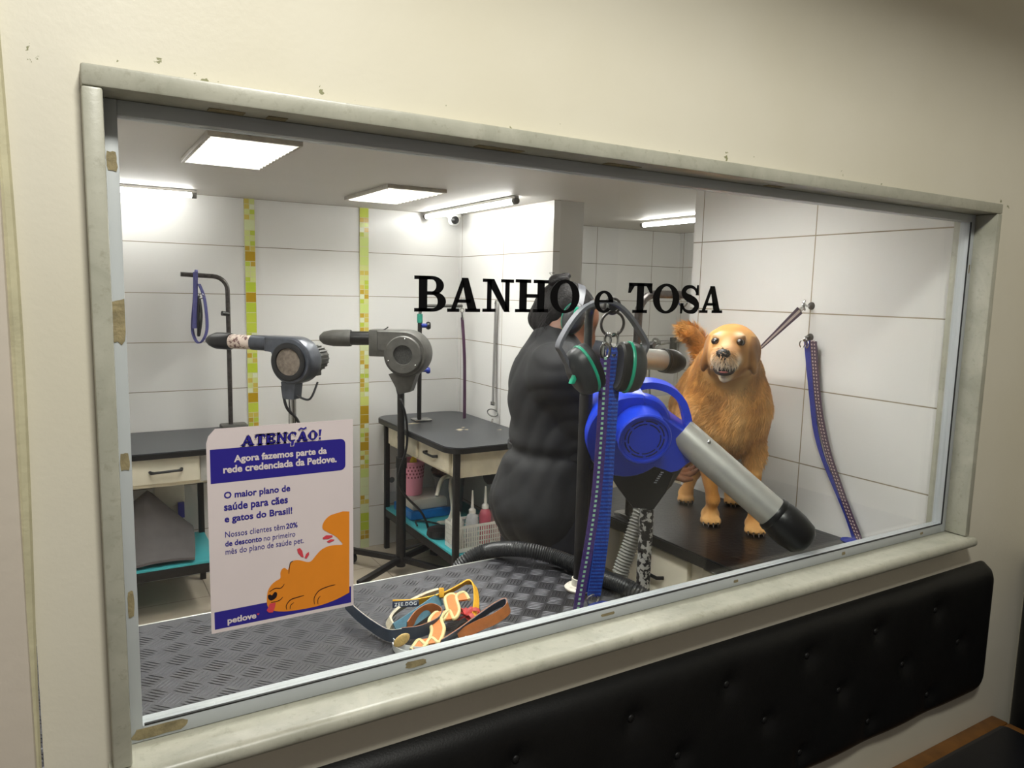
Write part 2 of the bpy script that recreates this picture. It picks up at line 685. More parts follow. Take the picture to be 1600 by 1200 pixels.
for (x, y, wpx, hpx, side) in ((250, 1136, 70, 15, 'b'), (650, 1030, 36, 12, 'b'), (950, 958, 34, 5, 'b'), (1150, 908, 14, 6, 'b'), (1318, 865, 12, 8, 'b'), (1440, 833, 12, 6, 'b'),
                               (350, 188, 34, 9, 't'), (426, 198, 20, 9, 't'), (762, 243, 56, 9, 't'), (956, 268, 46, 9, 't'), (1172, 300, 30, 6, 't'),
                               (172, 252, 12, 24, 'l'), (182, 503, 18, 56, 'l'), (193, 722, 11, 22, 'l'), (203, 944, 8, 36, 'l'), (1507, 420, 4, 22, 'r')):
    if side == 't':
        continue
    c = px(x, y, Y=1.0715)
    sx, sz = wpx / 1155 * 1.25, hpx / 1155 * 1.25
    n = 14
    poly = []
    for k in range(n):
        t = 2 * PI * k / n
        q = 1 / max(abs(math.cos(t)), abs(math.sin(t)))
        rr = 0.5 * min(q, 1.25) * random.uniform(0.82, 1.0)
        poly.append((rr * math.cos(t) * sx, rr * math.sin(t) * sz))
    dz = 0
    if side == 'b':
        zc = 0.932
        poly = [(a, max(-0.0105, min(0.0098, b))) for a, b in poly]
    else:
        zc = c.z
    xc = {'b': c.x, 'l': 0.0558, 'r': 2.0400}[side]
    if side in 'lr':
        poly = [(max(-0.0075, min(0.0075, a)), b) for a, b in poly]
    ch.prism(poly, (xc, 1.0717, zc), (1, 0, 0), (0, 0, 1), (0, -1, 0), 0.0006)
# patches on the underside of the lintel, where an old frame was glued
for (x, y, sx, sy) in ((350, 178, 0.045, 0.018), (426, 190, 0.026, 0.018), (762, 238, 0.085, 0.018), (956, 262, 0.075, 0.018), (1172, 296, 0.05, 0.014)):
    c = px(x, y, Z=1.7748)
    cy = min(max(c.y, 1.035), 1.058)
    ch.box(c.x - sx / 2, c.x + sx / 2, cy - sy / 2, cy + sy / 2, 1.7740, 1.7749)
ch.build('glue_patches', M_chip, frame, smooth=False)

mg = bpy.data.materials.new('window_glass')
mg.use_nodes = True
nt = mg.node_tree
nt.nodes.remove(nt.nodes['Principled BSDF'])
tr = nt.nodes.new('ShaderNodeBsdfTransparent')
tr.inputs[0].default_value = (0.97, 0.98, 0.975, 1)
gl = nt.nodes.new('ShaderNodeBsdfGlossy')
gl.inputs['Roughness'].default_value = 0.015
fz = nt.nodes.new('ShaderNodeFresnel')
bk = nt.nodes.new('ShaderNodeNewGeometry').outputs['Backfacing']
nt.links.new(math_node(nt, 'SUBTRACT', 1.42, math_node(nt, 'MULTIPLY', bk, 1.42 - 1 / 1.42)), fz.inputs[0])
mx = nt.nodes.new('ShaderNodeMixShader')
nt.links.new(fz.outputs[0], mx.inputs[0])
nt.links.new(tr.outputs[0], mx.inputs[1])
nt.links.new(gl.outputs[0], mx.inputs[2])
nt.links.new(mx.outputs[0], nt.nodes['Material Output'].inputs[0])
MB().box(0.0645, 2.0295, 1.0840, 1.0880, 0.9435, 1.7555).build('window_pane', mg, win, smooth=False)

# ------------------------------------------------------------------ the grooming room
CZ = 2.0
struct('floor', M_floor, MB().box(-0.5, 4.1, 1.13, 4.3, -0.1, 0.0), smooth=False)
struct('ceiling', M_ceil, MB().box(-0.5, 4.1, 1.13, 4.3, CZ, CZ + 0.1), smooth=False)
struct('wall_back', M_tileB, MB().box(-0.5, 2.08, 4.12, 4.3, 0, CZ), smooth=False)
struct('wall_back_alcove', M_tileA, MB().box(2.08, 4.1, 4.12, 4.3, 0, CZ), smooth=False)
struct('wall_left', M_tileS, MB().box(-0.5, -0.35, 1.13, 4.12, 0, CZ), smooth=False)
struct('wall_right', M_tileS, MB().box(2.081, 2.26, 1.13, 2.125, 0, CZ), smooth=False)
struct('wall_right_corner', M_tileS, MB().box(2.08, 2.12, 3.09, 4.12, 0, CZ), smooth=False)
struct('wall_pillar', M_post, MB().box(2.1201, 2.26, 3.0901, 4.12, 0, CZ), smooth=False)
struct('wall_alcove_right', M_tileS, MB().box(3.9, 4.1, 1.13, 4.12, 0, CZ), smooth=False)
struct('wall_alcove_front', M_tileA, MB().box(2.26, 3.9, 1.9, 2.0, 0, CZ), smooth=False)
struct('trim_2', mosaic_mat('glass_mosaic_one', 0.816, 0.054), MB().box(0.816, 0.870, 4.1145, 4.121, 0, CZ), smooth=False)
struct('trim_3', mosaic_mat('glass_mosaic_two', 1.444, 0.054), MB().box(1.444, 1.498, 4.1145, 4.121, 0, CZ), smooth=False)

# ------------------------------------------------------------------ lamps
M_tube = emit('lamp_tube_glow', (1.0, 0.985, 0.95), TUBE_E)
M_diff = emit('lamp_diffuser_glow', (1.0, 0.98, 0.94), PANEL_E)
M_white = mat('white_enamel', srgb(226, 224, 218), 0.4, 0, 0.03)
M_rim = mat('aged_lamp_rim', srgb(170, 164, 152), 0.5, 0.1, 0.15, 40)
M_capgrey = mat('grey_plastic_cap', srgb(120, 118, 114), 0.5)


M_diff2 = emit('lamp_diffuser_bright', (1.0, 0.98, 0.94), PANEL_NEAR)
M_diff3 = emit('lamp_diffuser_added', (1.0, 0.98, 0.94), PANEL_ADDED)
M_louv = mat('grey_louvre_enamel', srgb(128, 126, 121), 0.4, 0, 0.03)


def square_lamp(x0, x1, y0, y1, label, glow=None):
    t = thing('ceiling_lamp', ((x0 + x1) / 2, (y0 + y1) / 2, CZ), label, 'ceiling light', 'louvred lamps on the grooming room ceiling')
    r = MB()
    b = 0.012
    for (a0, a1, b0, b1) in ((x0, x1, y0, y0 + b), (x0, x1, y1 - b, y1), (x0, x0 + b, y0 + b, y1 - b), (x1 - b, x1, y0 + b, y1 - b)):
        r.box(a0, a1, b0, b1, CZ - 0.018, CZ - 0.0005, 0.002)
    r.build('rim', M_rim, t)
    MB().box(x0 + b, x1 - b, y0 + b, y1 - b, CZ - 0.004, CZ - 0.001).build('diffuser', glow or M_diff, t, smooth=False)
    n = 12
    sl = MB()
    for k in range(n):
        y = y0 + b + (y1 - y0 - 2 * b) * (k + 0.5) / n
        sl.prism([(-0.006, 0), (0.006, 0), (0.002, -0.016), (-0.002, -0.016)], (x0 + b, y, CZ - 0.005), (0, 1, 0), (0, 0, 1), (1, 0, 0), x1 - x0 - 2 * b)
    sl.build('louvre', M_louv, t, smooth=False)


square_lamp(0.375, 0.655, 2.385, 2.975, 'square louvred ceiling lamp nearest the window, above the poster')
square_lamp(1.215, 1.500, 3.10, 3.69, 'smaller looking louvred ceiling lamp near the back wall, beside the tube')


square_lamp(1.40, 1.68, 1.40, 1.97, 'louvred ceiling lamp just inside the window, over the dog', M_diff2)
square_lamp(0.55, 0.83, 1.30, 1.87, 'added unseen louvred ceiling lamp just inside the window, lighting the plate topped table', M_diff3)  # extra lamp added out of view to light the plate table


def tube_lamp(a, b, label):
    a, b = Vector(a), Vector(b)
    t = thing('tube_light', (a + b) / 2, label, 'tube light', 'fluorescent tubes on the grooming room ceiling')
    d = (b - a).normalized()
    MB().bar(a + V(0, 0, 0.016), b + V(0, 0, 0.016), 0.028, 0.014, 0.003).build('housing', M_white, t)
    MB().tube([a + d * 0.02, b - d * 0.02], 0.0135, 14).build('tube', M_tube, t)
    for q, s in ((a, 1), (b, -1)):
        MB().tube([q, q + d * 0.022 * s], 0.0165, 14).build('end_cap', M_capgrey, t)


tube_lamp((-0.30, 3.93, 1.974), (0.56, 3.93, 1.974), 'tube light on the ceiling at far left, parallel to the back wall')
tube_lamp((1.845, 3.06, 1.974), (1.845, 4.10, 1.974), 'tube light on the ceiling beside the white dome camera')
tube_lamp((3.08, 2.75, 1.974), (3.08, 3.60, 1.974), 'tube light over the bathing alcove, cut off by the tiled wall')
tube_lamp((3.55, 2.40, 1.974), (3.55, 3.40, 1.974), 'added tube light brightening the bathing alcove, unseen behind the tiled wall')  # second alcove tube, put in out of sight to brighten the alcove
# dome camera
t = thing('security_camera', (2.0, 4.02, 1.99), 'white dome security camera under the ceiling in the tiled corner', 'camera')
M_cam = mat('white_plastic', srgb(225, 224, 220), 0.3, 0, 0.02)
M_blk = mat('black_plastic', srgb(20, 20, 21), 0.35, 0, 0.2, 30)
MB().lathe([(0, 0.0), (0.042, 0), (0.045, -0.012), (0.04, -0.024), (0.0, -0.024)], (1.995, 4.03, 1.9985), (0, 0, 1)).build('base', M_cam, t)
cd = (V(0.9, 0, 1.35) - V(1.995, 4.02, 1.955)).normalized()
MB().ball((1.995, 4.025, 1.962), 0.036, 20).build('housing', M_cam, t)
MB().lathe([(0.0, 0.041), (0.016, 0.040), (0.023, 0.034), (0.024, 0.02)], V(1.995, 4.025, 1.962), cd).build('lens', M_blk, t)
# ------------------------------------------------------------------ bench in front of the window
M_leather = mat('black_leatherette', srgb(13, 13, 13), 0.5, 0, 0.2, 30, 0.12, 300, 0.35)
M_navy = mat('dark_navy_leatherette', srgb(14, 16, 24), 0.42, 0, 0.2, 30, 0.1, 300)
M_wood = mat('varnished_wood', srgb(120, 78, 30), 0.5, 0, 0.25, 18, 0.05, 60)


def tufted(name, o, u, v, w, L, H, rad, dep, cells, label, corners=(1, 1, 1, 1)):
    """padded panel: o lower-left corner, u along, v up, w outwards; cells = button spots"""
    o, u, v, w = Vector(o), Vector(u), Vector(v), Vector(w)
    t = thing(name, o, label, 'backrest')
    nx, ny = int(L / 0.012), int(H / 0.012)
    mb = MB()

    def pos(a, b):
        # squircle-ish clamp into the rounded rectangle
        x, y = a * L, b * H
        cxs = [(rad, rad, 0), (L - rad, rad, 1), (L - rad, H - rad, 2), (rad, H - rad, 3)]
        for cx_, cy_, q in cxs:
            if corners[q] and ((x < rad) if cx_ == rad else (x > L - rad)) and ((y < rad) if cy_ == rad else (y > H - rad)):
                dx, dy = x - cx_, y - cy_
                r = max(abs(dx), abs(dy))
                ln = math.hypot(dx, dy)
                if ln > 1e-9:
                    x, y = cx_ + dx / ln * r, cy_ + dy / ln * r
        return x, y
    for j in range(ny + 1):
        for i in range(nx + 1):
            x, y = pos(i / nx, j / ny)
            e = min(i, nx - i) / nx * L, min(j, ny - j) / ny * H
            ed = min(e)
            h = dep * (1 - math.exp(-ed / 0.014)) if ed > 0 else 0
            for bx, by in cells:
                d2 = ((x - bx) ** 2 + (y - by) ** 2)
                h -= 0.013 * math.exp(-d2 / (2 * 0.016 ** 2)) + 0.006 * math.exp(-d2 / (2 * 0.05 ** 2))
            mb.v.append(tuple(o + u * x + v * y + w * max(h, 0.0005)))
    for j in range(ny):
        for i in range(nx):
            a = j * (nx + 1) + i
            mb.f.append((a, a + 1, a + nx + 2, a + nx + 1))
    base = len(mb.v)
    ring = [i for i in range(nx + 1)] + [(j + 1) * (nx + 1) - 1 for j in range(1, ny + 1)] + [ny * (nx + 1) + i for i in range(nx - 1, -1, -1)] + [j * (nx + 1) for j in range(ny - 1, 0, -1)]
    for i in ring:
        q = Vector(mb.v[i])
        q = q - w * ((q - o).dot(w) - 0.0002)
        mb.v.append(tuple(q))
    for k in range(len(ring)):
        k2 = (k + 1) % len(ring)
        mb.f.append((ring[k], base + k, base + k2, ring[k2]))
    mb.build('padded_panel', M_leather, t, angle=60)
    for bx, by in cells:
        MB().ball(o + u * bx + v * by + w * (dep - 0.0165), (0.008, 0.004, 0.008) if abs(w.y) > 0.5 else (0.004, 0.008, 0.008), 12).build('button', M_leather, t)
    return t


bt = []
for r_, (z, x0) in enumerate(((0.375, 0.10), (0.255, 0.23), (0.135, 0.10))):
    for k in range(9):
        x = x0 + 0.262 * k
        if 0.05 < x < 2.15:
            bt.append((x, z - 0.07))
tufted('backrest_panel', (0.02, 1.0445, 0.425), (1, 0, 0), (0, 0, 1), (0, -1, 0), 2.23, 0.395, 0.06, 0.034, bt, 'long black buttoned backrest panel on the wall under the window')
tufted('backrest_panel', (2.4745, 1.042, 0.16), (0, -1, 0), (0, 0, 1), (-1, 0, 0), 1.2, 0.64, 0.04, 0.045, [(0.12 + 0.22 * k, z) for k in range(5) for z in (0.24, 0.48)], 'black buttoned backrest panel at the far right edge, turning the corner')
t = thing('bench', (1.3, 0.7, 0), 'black cushioned wooden bench in the corner below the long backrest', 'bench')
wd = MB()
wd.box(0.0, 2.362, 0.998, 1.044, 0.255, 0.303, 0.004)
wd.box(2.314, 2.362, -0.6, 0.997, 0.255, 0.303, 0.004)
wd.build('wood_rail', M_wood, t)
MB().box(0.0, 2.312, 0.50, 0.996, 0.02, 0.252, 0.004).build('wood_box', M_wood, t)
MB().box(0.0, 2.310, 0.46, 0.994, 0.254, 0.325, 0.02).build('seat_cushion', M_navy, t)
MB().box(1.90, 2.310, -0.6, 0.455, 0.254, 0.325, 0.02).build('seat_cushion', M_navy, t)
MB().box(1.93, 2.30, -0.58, 0.455, 0.02, 0.252, 0.004).build('wood_box', M_wood, t)

# ------------------------------------------------------------------ lettering on the pane
GY = 1.0838
M_vinyl = mat('black_vinyl', srgb(6, 6, 7), 0.5, 0, 0.2, spec=0.15)


def arc(cx_, cy_, rx, ry, a0, a1, n=24):
    return [(cx_ + rx * math.cos(math.radians(a0 + (a1 - a0) * k / n)), cy_ + ry * math.sin(math.radians(a0 + (a1 - a0) * k / n))) for k in range(n + 1)]


def stroke(pts, wds):
    """polygon quads along a centre line with varying width"""
    out = []
    P = [Vector((a, b)) for a, b in pts]
    L, R_ = [], []
    for i, p in enumerate(P):
        d = (P[min(i + 1, len(P) - 1)] - P[max(i - 1, 0)]).normalized()
        n = Vector((-d.y, d.x)) * wds[i] / 2
        L.append(p + n)
        R_.append(p - n)
    for i in range(len(P) - 1):
        out.append([tuple(R_[i]), tuple(R_[i + 1]), tuple(L[i + 1]), tuple(L[i])])
    return out


def ringpoly(cx_, cy_, ro, ri, a0=0, a1=360, n=36):
    o = arc(cx_, cy_, ro[0], ro[1], a0, a1, n)
    i_ = arc(cx_, cy_, ri[0], ri[1], a0, a1, n)
    return [[o[k], o[k + 1], i_[k + 1], i_[k]] for k in range(n)]


def rect(x0, x1, y0, y1):
    return [(x0, y0), (x1, y0), (x1, y1), (x0, y1)]


def sc2(pts, n=6):
    return [(p.x, p.y) for p in catmull([(a, b, 0) for a, b in pts], n)]


def foot(x0, x1, xs0, xs1, y, up=1, h=0.11, br=0.07):
    """bracketed slab serif under a stem xs0..xs1"""
    s = 1 if up > 0 else -1
    return [rect(x0, x1, min(y, y + s * h), max(y, y + s * h)),
            [(xs0 - br, y + s * h), (xs0, y + s * h), (xs0, y + s * (h + br))],
            [(xs1, y + s * h), (xs1 + br, y + s * h), (xs1, y + s * (h + br))]]


def glyph(c):
    """slab serif capital in a unit box"""
    q = []
    if c == 'B':
        q += [rect(0.14, 0.40, 0, 1), rect(0.0, 0.5, 0, 0.1), rect(0.0, 0.5, 0.9, 1)]
        q += [rect(0.4, 0.56, 0.0, 0.1), rect(0.4, 0.54, 0.9, 1.0), rect(0.4, 0.56, 0.47, 0.57)]
        q += ringpoly(0.54, 0.735, (0.38, 0.265), (0.14, 0.165), -90, 90, 18)
        q += ringpoly(0.56, 0.285, (0.43, 0.285), (0.17, 0.185), -90, 90, 18)
    elif c == 'A':
        q += [[(0.10, 0.05), (0.24, 0.05), (0.50, 0.80), (0.44, 1.0)], [(0.62, 0.05), (0.90, 0.05), (0.62, 1.0), (0.42, 1.0)],
              rect(0.27, 0.70, 0.27, 0.37), rect(0.0, 0.36, 0, 0.1), rect(0.54, 1.0, 0, 0.1)]
    elif c == 'N':
        q += [rect(0.14, 0.28, 0, 1), rect(0.72, 0.86, 0, 1), [(0.10, 1.0), (0.36, 1.0), (0.88, 0.0), (0.70, 0.0)],
              rect(0.0, 0.42, 0, 0.1), rect(0.58, 1.0, 0.9, 1.0), rect(0.0, 0.3, 0.9, 1.0)]
    elif c == 'H':
        q += [rect(0.12, 0.34, 0, 1), rect(0.66, 0.88, 0, 1), rect(0.3, 0.7, 0.45, 0.56)]
        for a in (0.0, 0.54):
            q += [rect(a, a + 0.46, 0, 0.1), rect(a, a + 0.46, 0.9, 1)]
    elif c in 'OC':
        if c == 'O':
            q += ringpoly(0.5, 0.5, (0.5, 0.5), (0.25, 0.41))
        else:
            q += ringpoly(0.52, 0.5, (0.52, 0.5), (0.26, 0.40), 45, 318)
            q += [[(0.80, 0.62), (0.93, 0.62), (0.93, 1.0), (0.82, 1.0)]]
    elif c == 'T':
        q += [rect(0.36, 0.64, 0, 1), rect(0.2, 0.8, 0, 0.1), rect(0.02, 0.98, 0.89, 1.0),
              [(0.0, 0.66), (0.10, 0.66), (0.26, 0.9), (0.04, 1.0)], [(0.90, 0.66), (1.0, 0.66), (0.96, 1.0), (0.74, 0.9)]]
    elif c == 'E':
        q += [rect(0.12, 0.42, 0, 1), rect(0.0, 0.95, 0, 0.13), rect(0.0, 0.92, 0.87, 1), rect(0.3, 0.7, 0.44, 0.57),
              [(0.72, 0.1), (0.97, 0.0), (1.0, 0.36), (0.86, 0.36)], [(0.70, 0.9), (0.93, 1.0), (0.95, 0.66), (0.82, 0.66)], rect(0.62, 0.74, 0.32, 0.68)]
    elif c == 'S':
        pts = sc2([(0.86, 0.70), (0.74, 0.86), (0.52, 0.935), (0.28, 0.89), (0.16, 0.74), (0.28, 0.60), (0.52, 0.51), (0.77, 0.40), (0.86, 0.25), (0.72, 0.10), (0.48, 0.06), (0.24, 0.13), (0.10, 0.32)])
        n = len(pts)
        q += stroke(pts, [0.10 + 0.18 * math.exp(-((k / (n - 1) - 0.52) / 0.2) ** 2) + 0.05 * math.exp(-((k / (n - 1) - 0.30) / 0.08) ** 2) + 0.05 * math.exp(-((k / (n - 1) - 0.72) / 0.08) ** 2) for k in range(n)])
        q += [[(0.78, 0.64), (0.94, 0.64), (0.92, 1.0), (0.83, 1.0)], [(0.03, 0.0), (0.12, 0.0), (0.18, 0.36), (0.02, 0.36)]]
    elif c == 'e':
        q += ringpoly(0.5, 0.5, (0.5, 0.5), (0.24, 0.38), 0, 318)
        q += [rect(0.22, 0.99, 0.47, 0.58), [(0.74, 0.5), (1.0, 0.5), (0.985, 0.6), (0.76, 0.6)]]
    return q


def put_glyph(mb, c, x0, x1, z0, z1, y, th=0.0005, slant=0.0):
    for poly in glyph(c):
        pl = [(x0 + a * (x1 - x0) + slant * b * (z1 - z0), z0 + b * (z1 - z0)) for a, b in poly]
        ar = sum(pl[i][0] * pl[(i + 1) % len(pl)][1] - pl[(i + 1) % len(pl)][0] * pl[i][1] for i in range(len(pl)))
        if ar < 0:
            pl = pl[::-1]
        mb.prism(pl, (0, y, 0), (1, 0, 0), (0, 0, 1), (0, -1, 0), th)
    return mb


sg = thing('window_lettering', (0.81, GY, 1.51), 'black slab serif lettering BANHO e TOSA stuck across the window pane', 'lettering')
for c, xa, xb, yt, yb in (('B', 647, 697, 431, 487), ('A', 698.5, 750, 434, 487.5), ('N', 753.5, 802, 436, 487.5), ('H', 804.5, 856, 437, 488), ('O', 858.5, 904.5, 437, 489.5),
                          ('e', 928, 957.5, 454, 489), ('T', 980, 1018, 442, 489), ('O', 1019, 1060, 443, 490), ('S', 1061.5, 1092, 445, 490), ('A', 1092, 1128, 447, 489)):
    a, b = px(xa, yb, Y=GY), px(xb, yb, Y=GY)
    top = px((xa + xb) / 2, yt, Y=GY)
    bot = px((xa + xb) / 2, yb, Y=GY)
    put_glyph(MB(), c, a.x, b.x, bot.z, top.z, GY).build('letter', M_vinyl, sg, smooth=False)

# ------------------------------------------------------------------ poster taped to the pane
M_paper = mat('glossy_white_paper', srgb(224, 212, 212), 0.3, 0, 0.02, 10)
M_pblue = mat('poster_blue_ink', srgb(46, 38, 140), 0.35, 0, 0.03)
M_porange = mat('poster_orange_ink', srgb(232, 140, 38), 0.35, 0, 0.03)
M_pred = mat('poster_red_ink', srgb(214, 70, 82), 0.35, 0, 0.03)
M_pblack = mat('poster_black_ink', srgb(30, 16, 24), 0.35, 0, 0.03)
PY = 1.0832
P0, P1 = px(324, 832, Y=PY).x, px(550, 800, Y=PY).x
PZ0, PZ1 = 1.0505, 1.3495
PX0, PX1 = 0.1575, 0.3685


def z6(x, y):
    p = px(300 + x * 270 / 876, 640 + y * 370 / 1200, Y=PY)
    return (p.x, p.z)


def flat(name, poly, y, m, parent, th=0.00015):
    """filled flat outline on the pane (x, z points), built as one polygon"""
    bm = bmesh.new()
    vs = [bm.verts.new((a, y, b)) for a, b in poly]
    es = [bm.edges.new((vs[i], vs[(i + 1) % len(vs)])) for i in range(len(vs))]
    bmesh.ops.triangle_fill(bm, use_beauty=True, edges=es, normal=(0, -1, 0))
    bm.verts.index_update()
    v_ = [v.co.copy() for v in bm.verts]
    f_ = [[v.index for v in f.verts] for f in bm.faces]
    bm.free()
    mb = MB()
    mb.add(v_, f_)
    mb.add([p + V(0, th, 0) for p in v_], [f[::-1] for f in f_])
    return mb.build(name, m, parent, smooth=False)


def text(name, s, x0, x1, z0, zh, m, parent, bold=0.0, y=None, shear=0.0, hchar=None):
    """one line of type from x0 to x1, baseline z0, height zh of the tallest letter"""
    cu = bpy.data.curves.new('type', 'FONT')
    cu.body = s
    cu.size = 1.0
    cu.offset = bold
    cu.shear = shear
    cu.resolution_u = 3
    o = bpy.data.objects.new('type', cu)
    COL.objects.link(o)
    dg = bpy.context.evaluated_depsgraph_get()
    me = bpy.data.meshes.new_from_object(o.evaluated_get(dg))
    a = np.array([v.co[:] for v in me.vertices])
    f = [list(p.vertices) for p in me.polygons]
    bpy.data.objects.remove(o)
    bpy.data.meshes.remove(me)
    lo, hi = a.min(0), a.max(0)
    sx = (x1 - x0) / (hi[0] - lo[0])
    sz = zh / (hi[1] if hi[1] > 0 else 1)
    vs = np.stack([x0 + (a[:, 0] - lo[0]) * sx, np.full(len(a), y), z0 + a[:, 1] * sz], 1)
    ob = link_mesh(name, vs, f, m, parent, smooth=False)
    return ob


po = thing('poster', (0.263, PY, PZ0), 'white and blue ATENÇÃO poster with an orange dog drawing, taped to the pane', 'poster')
pp = [(PX0, PZ0), (PX1, PZ0), (PX1, PZ1), (PX0 + 0.012, PZ1), (PX0 + 0.003, PZ1 - 0.010), (PX0, PZ1 - 0.020)]
sheet = MB()
sheet.prism(pp, (0, PY + 0.0002, 0), (1, 0, 0), (0, 0, 1), (0, -1, 0), 0.0004)
sheet.build('sheet', M_paper, po, smooth=False)
y1, y2, y3, y4 = PY - 0.00035, PY - 0.00065, PY - 0.00095, PY - 0.0012
# blue banner with two rounded corners on the right, blue foot strip
bn = [z6(78, 202), z6(84, 374)]
xr = z6(777, 200)[0]
xl = PX0 + 0.0045
zt, zb = z6(400, 178)[1], z6(400, 345)[1]
rr = 0.008
ban = [(xl, zb), (xr - rr, zb)] + [(xr - rr + rr * math.sin(t), zb + rr - rr * math.cos(t)) for t in np.linspace(0.2, PI / 2, 6)] + [(xr - rr + rr * math.cos(t), zt - rr + rr * math.sin(t)) for t in np.linspace(0, PI / 2, 6)] + [(xl, zt)]
flat('banner', ban, y1, M_pblue, po)
zf0, zf1 = PZ0 + 0.0055, z6(104, 1030)[1]
flat('foot_strip', [(xl, zf0), (PX1 - 0.004, zf0), (PX1 - 0.004, zf1 + 0.0005), (xl, zf1)], y1, M_pblue, po)
# orange dog
dogp = [(795, 518), (765, 515), (735, 524), (700, 536), (675, 558), (661, 585), (664, 606), (690, 622), (725, 640), (750, 664), (762, 683), (725, 686), (690, 692), (655, 710), (628, 738), (605, 766), (585, 772), (560, 766), (535, 762), (512, 766), (500, 778), (490, 800), (485, 812), (470, 802), (456, 808), (448, 826), (447, 854), (425, 868), (402, 888), (386, 915), (380, 945), (380, 985), (392, 1008), (420, 1020), (470, 1022), (520, 1017), (600, 1003), (660, 988), (720, 966), (765, 944), (795, 925)]
dogw = sc2([z6(a, b) for a, b in dogp[1:-1]], 4)
dogw = [z6(797, 516)] + dogw + [z6(797, 926)]
flat('dog_drawing', dogw, y2, M_porange, po)


def pen(pts, wd_):
    pts = sc2([z6(a, b) for a, b in pts], 6)
    n = len(pts)
    return stroke(pts, [wd_ * (0.35 + 0.65 * math.sin(PI * min(1, max(0.08, k / (n - 1)))) ** 0.5) for k in range(n)])


ln = MB()
for pts, wd_ in (([(512, 766), (498, 775), (493, 800), (490, 832)], 0.0011), ([(392, 922), (420, 905), (450, 903), (468, 882)], 0.0012), ([(400, 976), (430, 970), (447, 962), (460, 948)], 0.0011),
                 ([(480, 1012), (478, 990), (500, 962), (540, 948), (567, 940)], 0.0013), ([(496, 1010), (500, 990), (516, 976)], 0.001),
                 ([(620, 985), (620, 950), (645, 915), (690, 895), (725, 886)], 0.0013), ([(638, 985), (638, 960), (650, 944)], 0.001)):
    for q in pen(pts, wd_):
        ln.prism(q, (0, y3, 0), (1, 0, 0), (0, 0, 1), (0, -1, 0), 0.0001)
ln.build('pen_lines', M_pblack, po, smooth=False)
flat('drawn_nose', sc2([z6(a, b) for a, b in ((384, 940), (396, 936), (405, 940), (418, 924), (430, 928), (428, 948), (412, 962), (398, 966), (386, 956), (384, 940))], 4)[:-1], y3, M_pblack, po)
flat('drawn_tongue', [z6(a, b) for a, b in ((394, 982), (424, 976), (420, 1000), (410, 1026), (390, 1028), (378, 1018))], y3, M_pred, po)
for pl in (((532, 706), (546, 700), (558, 714), (566, 748), (552, 744), (536, 724)), ((592, 720), (593, 734), (580, 754), (570, 750), (578, 730)), ((662, 648), (680, 636), (710, 636), (712, 644), (690, 654), (664, 656)), ((682, 668), (702, 656), (722, 658), (716, 664), (694, 674))):
    flat('shake_mark', [z6(a, b) for a, b in pl], y3, M_pred, po)


def line6(name, s, xa, ya, xb, yb, cap, m, bold=0.0, shear=0.0, yy=None, x1fix=None):
    a, b = z6(xa, ya), z6(xb, yb)
    z0 = (a[1] + b[1]) / 2
    zh = z6(xa, ya - cap)[1] - a[1]
    return text(name, s, a[0], b[0], z0, zh, m, po, bold, yy or y2, shear)


line6('headline', 'Agora fazemos parte da', 212, 264, 683, 222, 34, M_paper, 0.035, 0.0)
line6('headline', 'rede credenciada da Petlove.', 158, 320, 733, 266, 36, M_paper, 0.035, 0.0)
line6('claim', 'O maior plano de', 162, 449, 498, 412, 33, M_pblue, 0.026)
line6('claim', 'saúde para cães', 162, 509, 486, 474, 38, M_pblue, 0.026)
line6('claim', 'e gatos do Brasil!', 165, 567, 508, 528, 34, M_pblue, 0.026)
line6('small_print', 'Nossos clientes têm', 168, 645, 470, 608, 29, M_pblue, 0.0)
line6('small_print', '20%', 477, 602, 535, 595, 26, M_pblue, 0.022)
line6('small_print', 'de desconto', 168, 690, 354, 668, 27, M_pblue, 0.022)
line6('small_print', 'no primeiro', 364, 666, 523, 640, 25, M_pblue, 0.0)
line6('small_print', 'mês do plano de saúde pet.', 170, 733, 566, 676, 29, M_pblue, 0.0)
line6('shop_mark', 'petlove', 180, 1080, 326, 1058, 30, M_paper, 0.035)
hx, hz = z6(335, 1036)
flat('heart_mark', [(hx, hz - 0.0018), (hx + 0.0018, hz + 0.0005), (hx + 0.0012, hz + 0.0015), (hx, hz + 0.0007), (hx - 0.0012, hz + 0.0015), (hx - 0.0018, hz + 0.0005)], y2, M_pred, po)
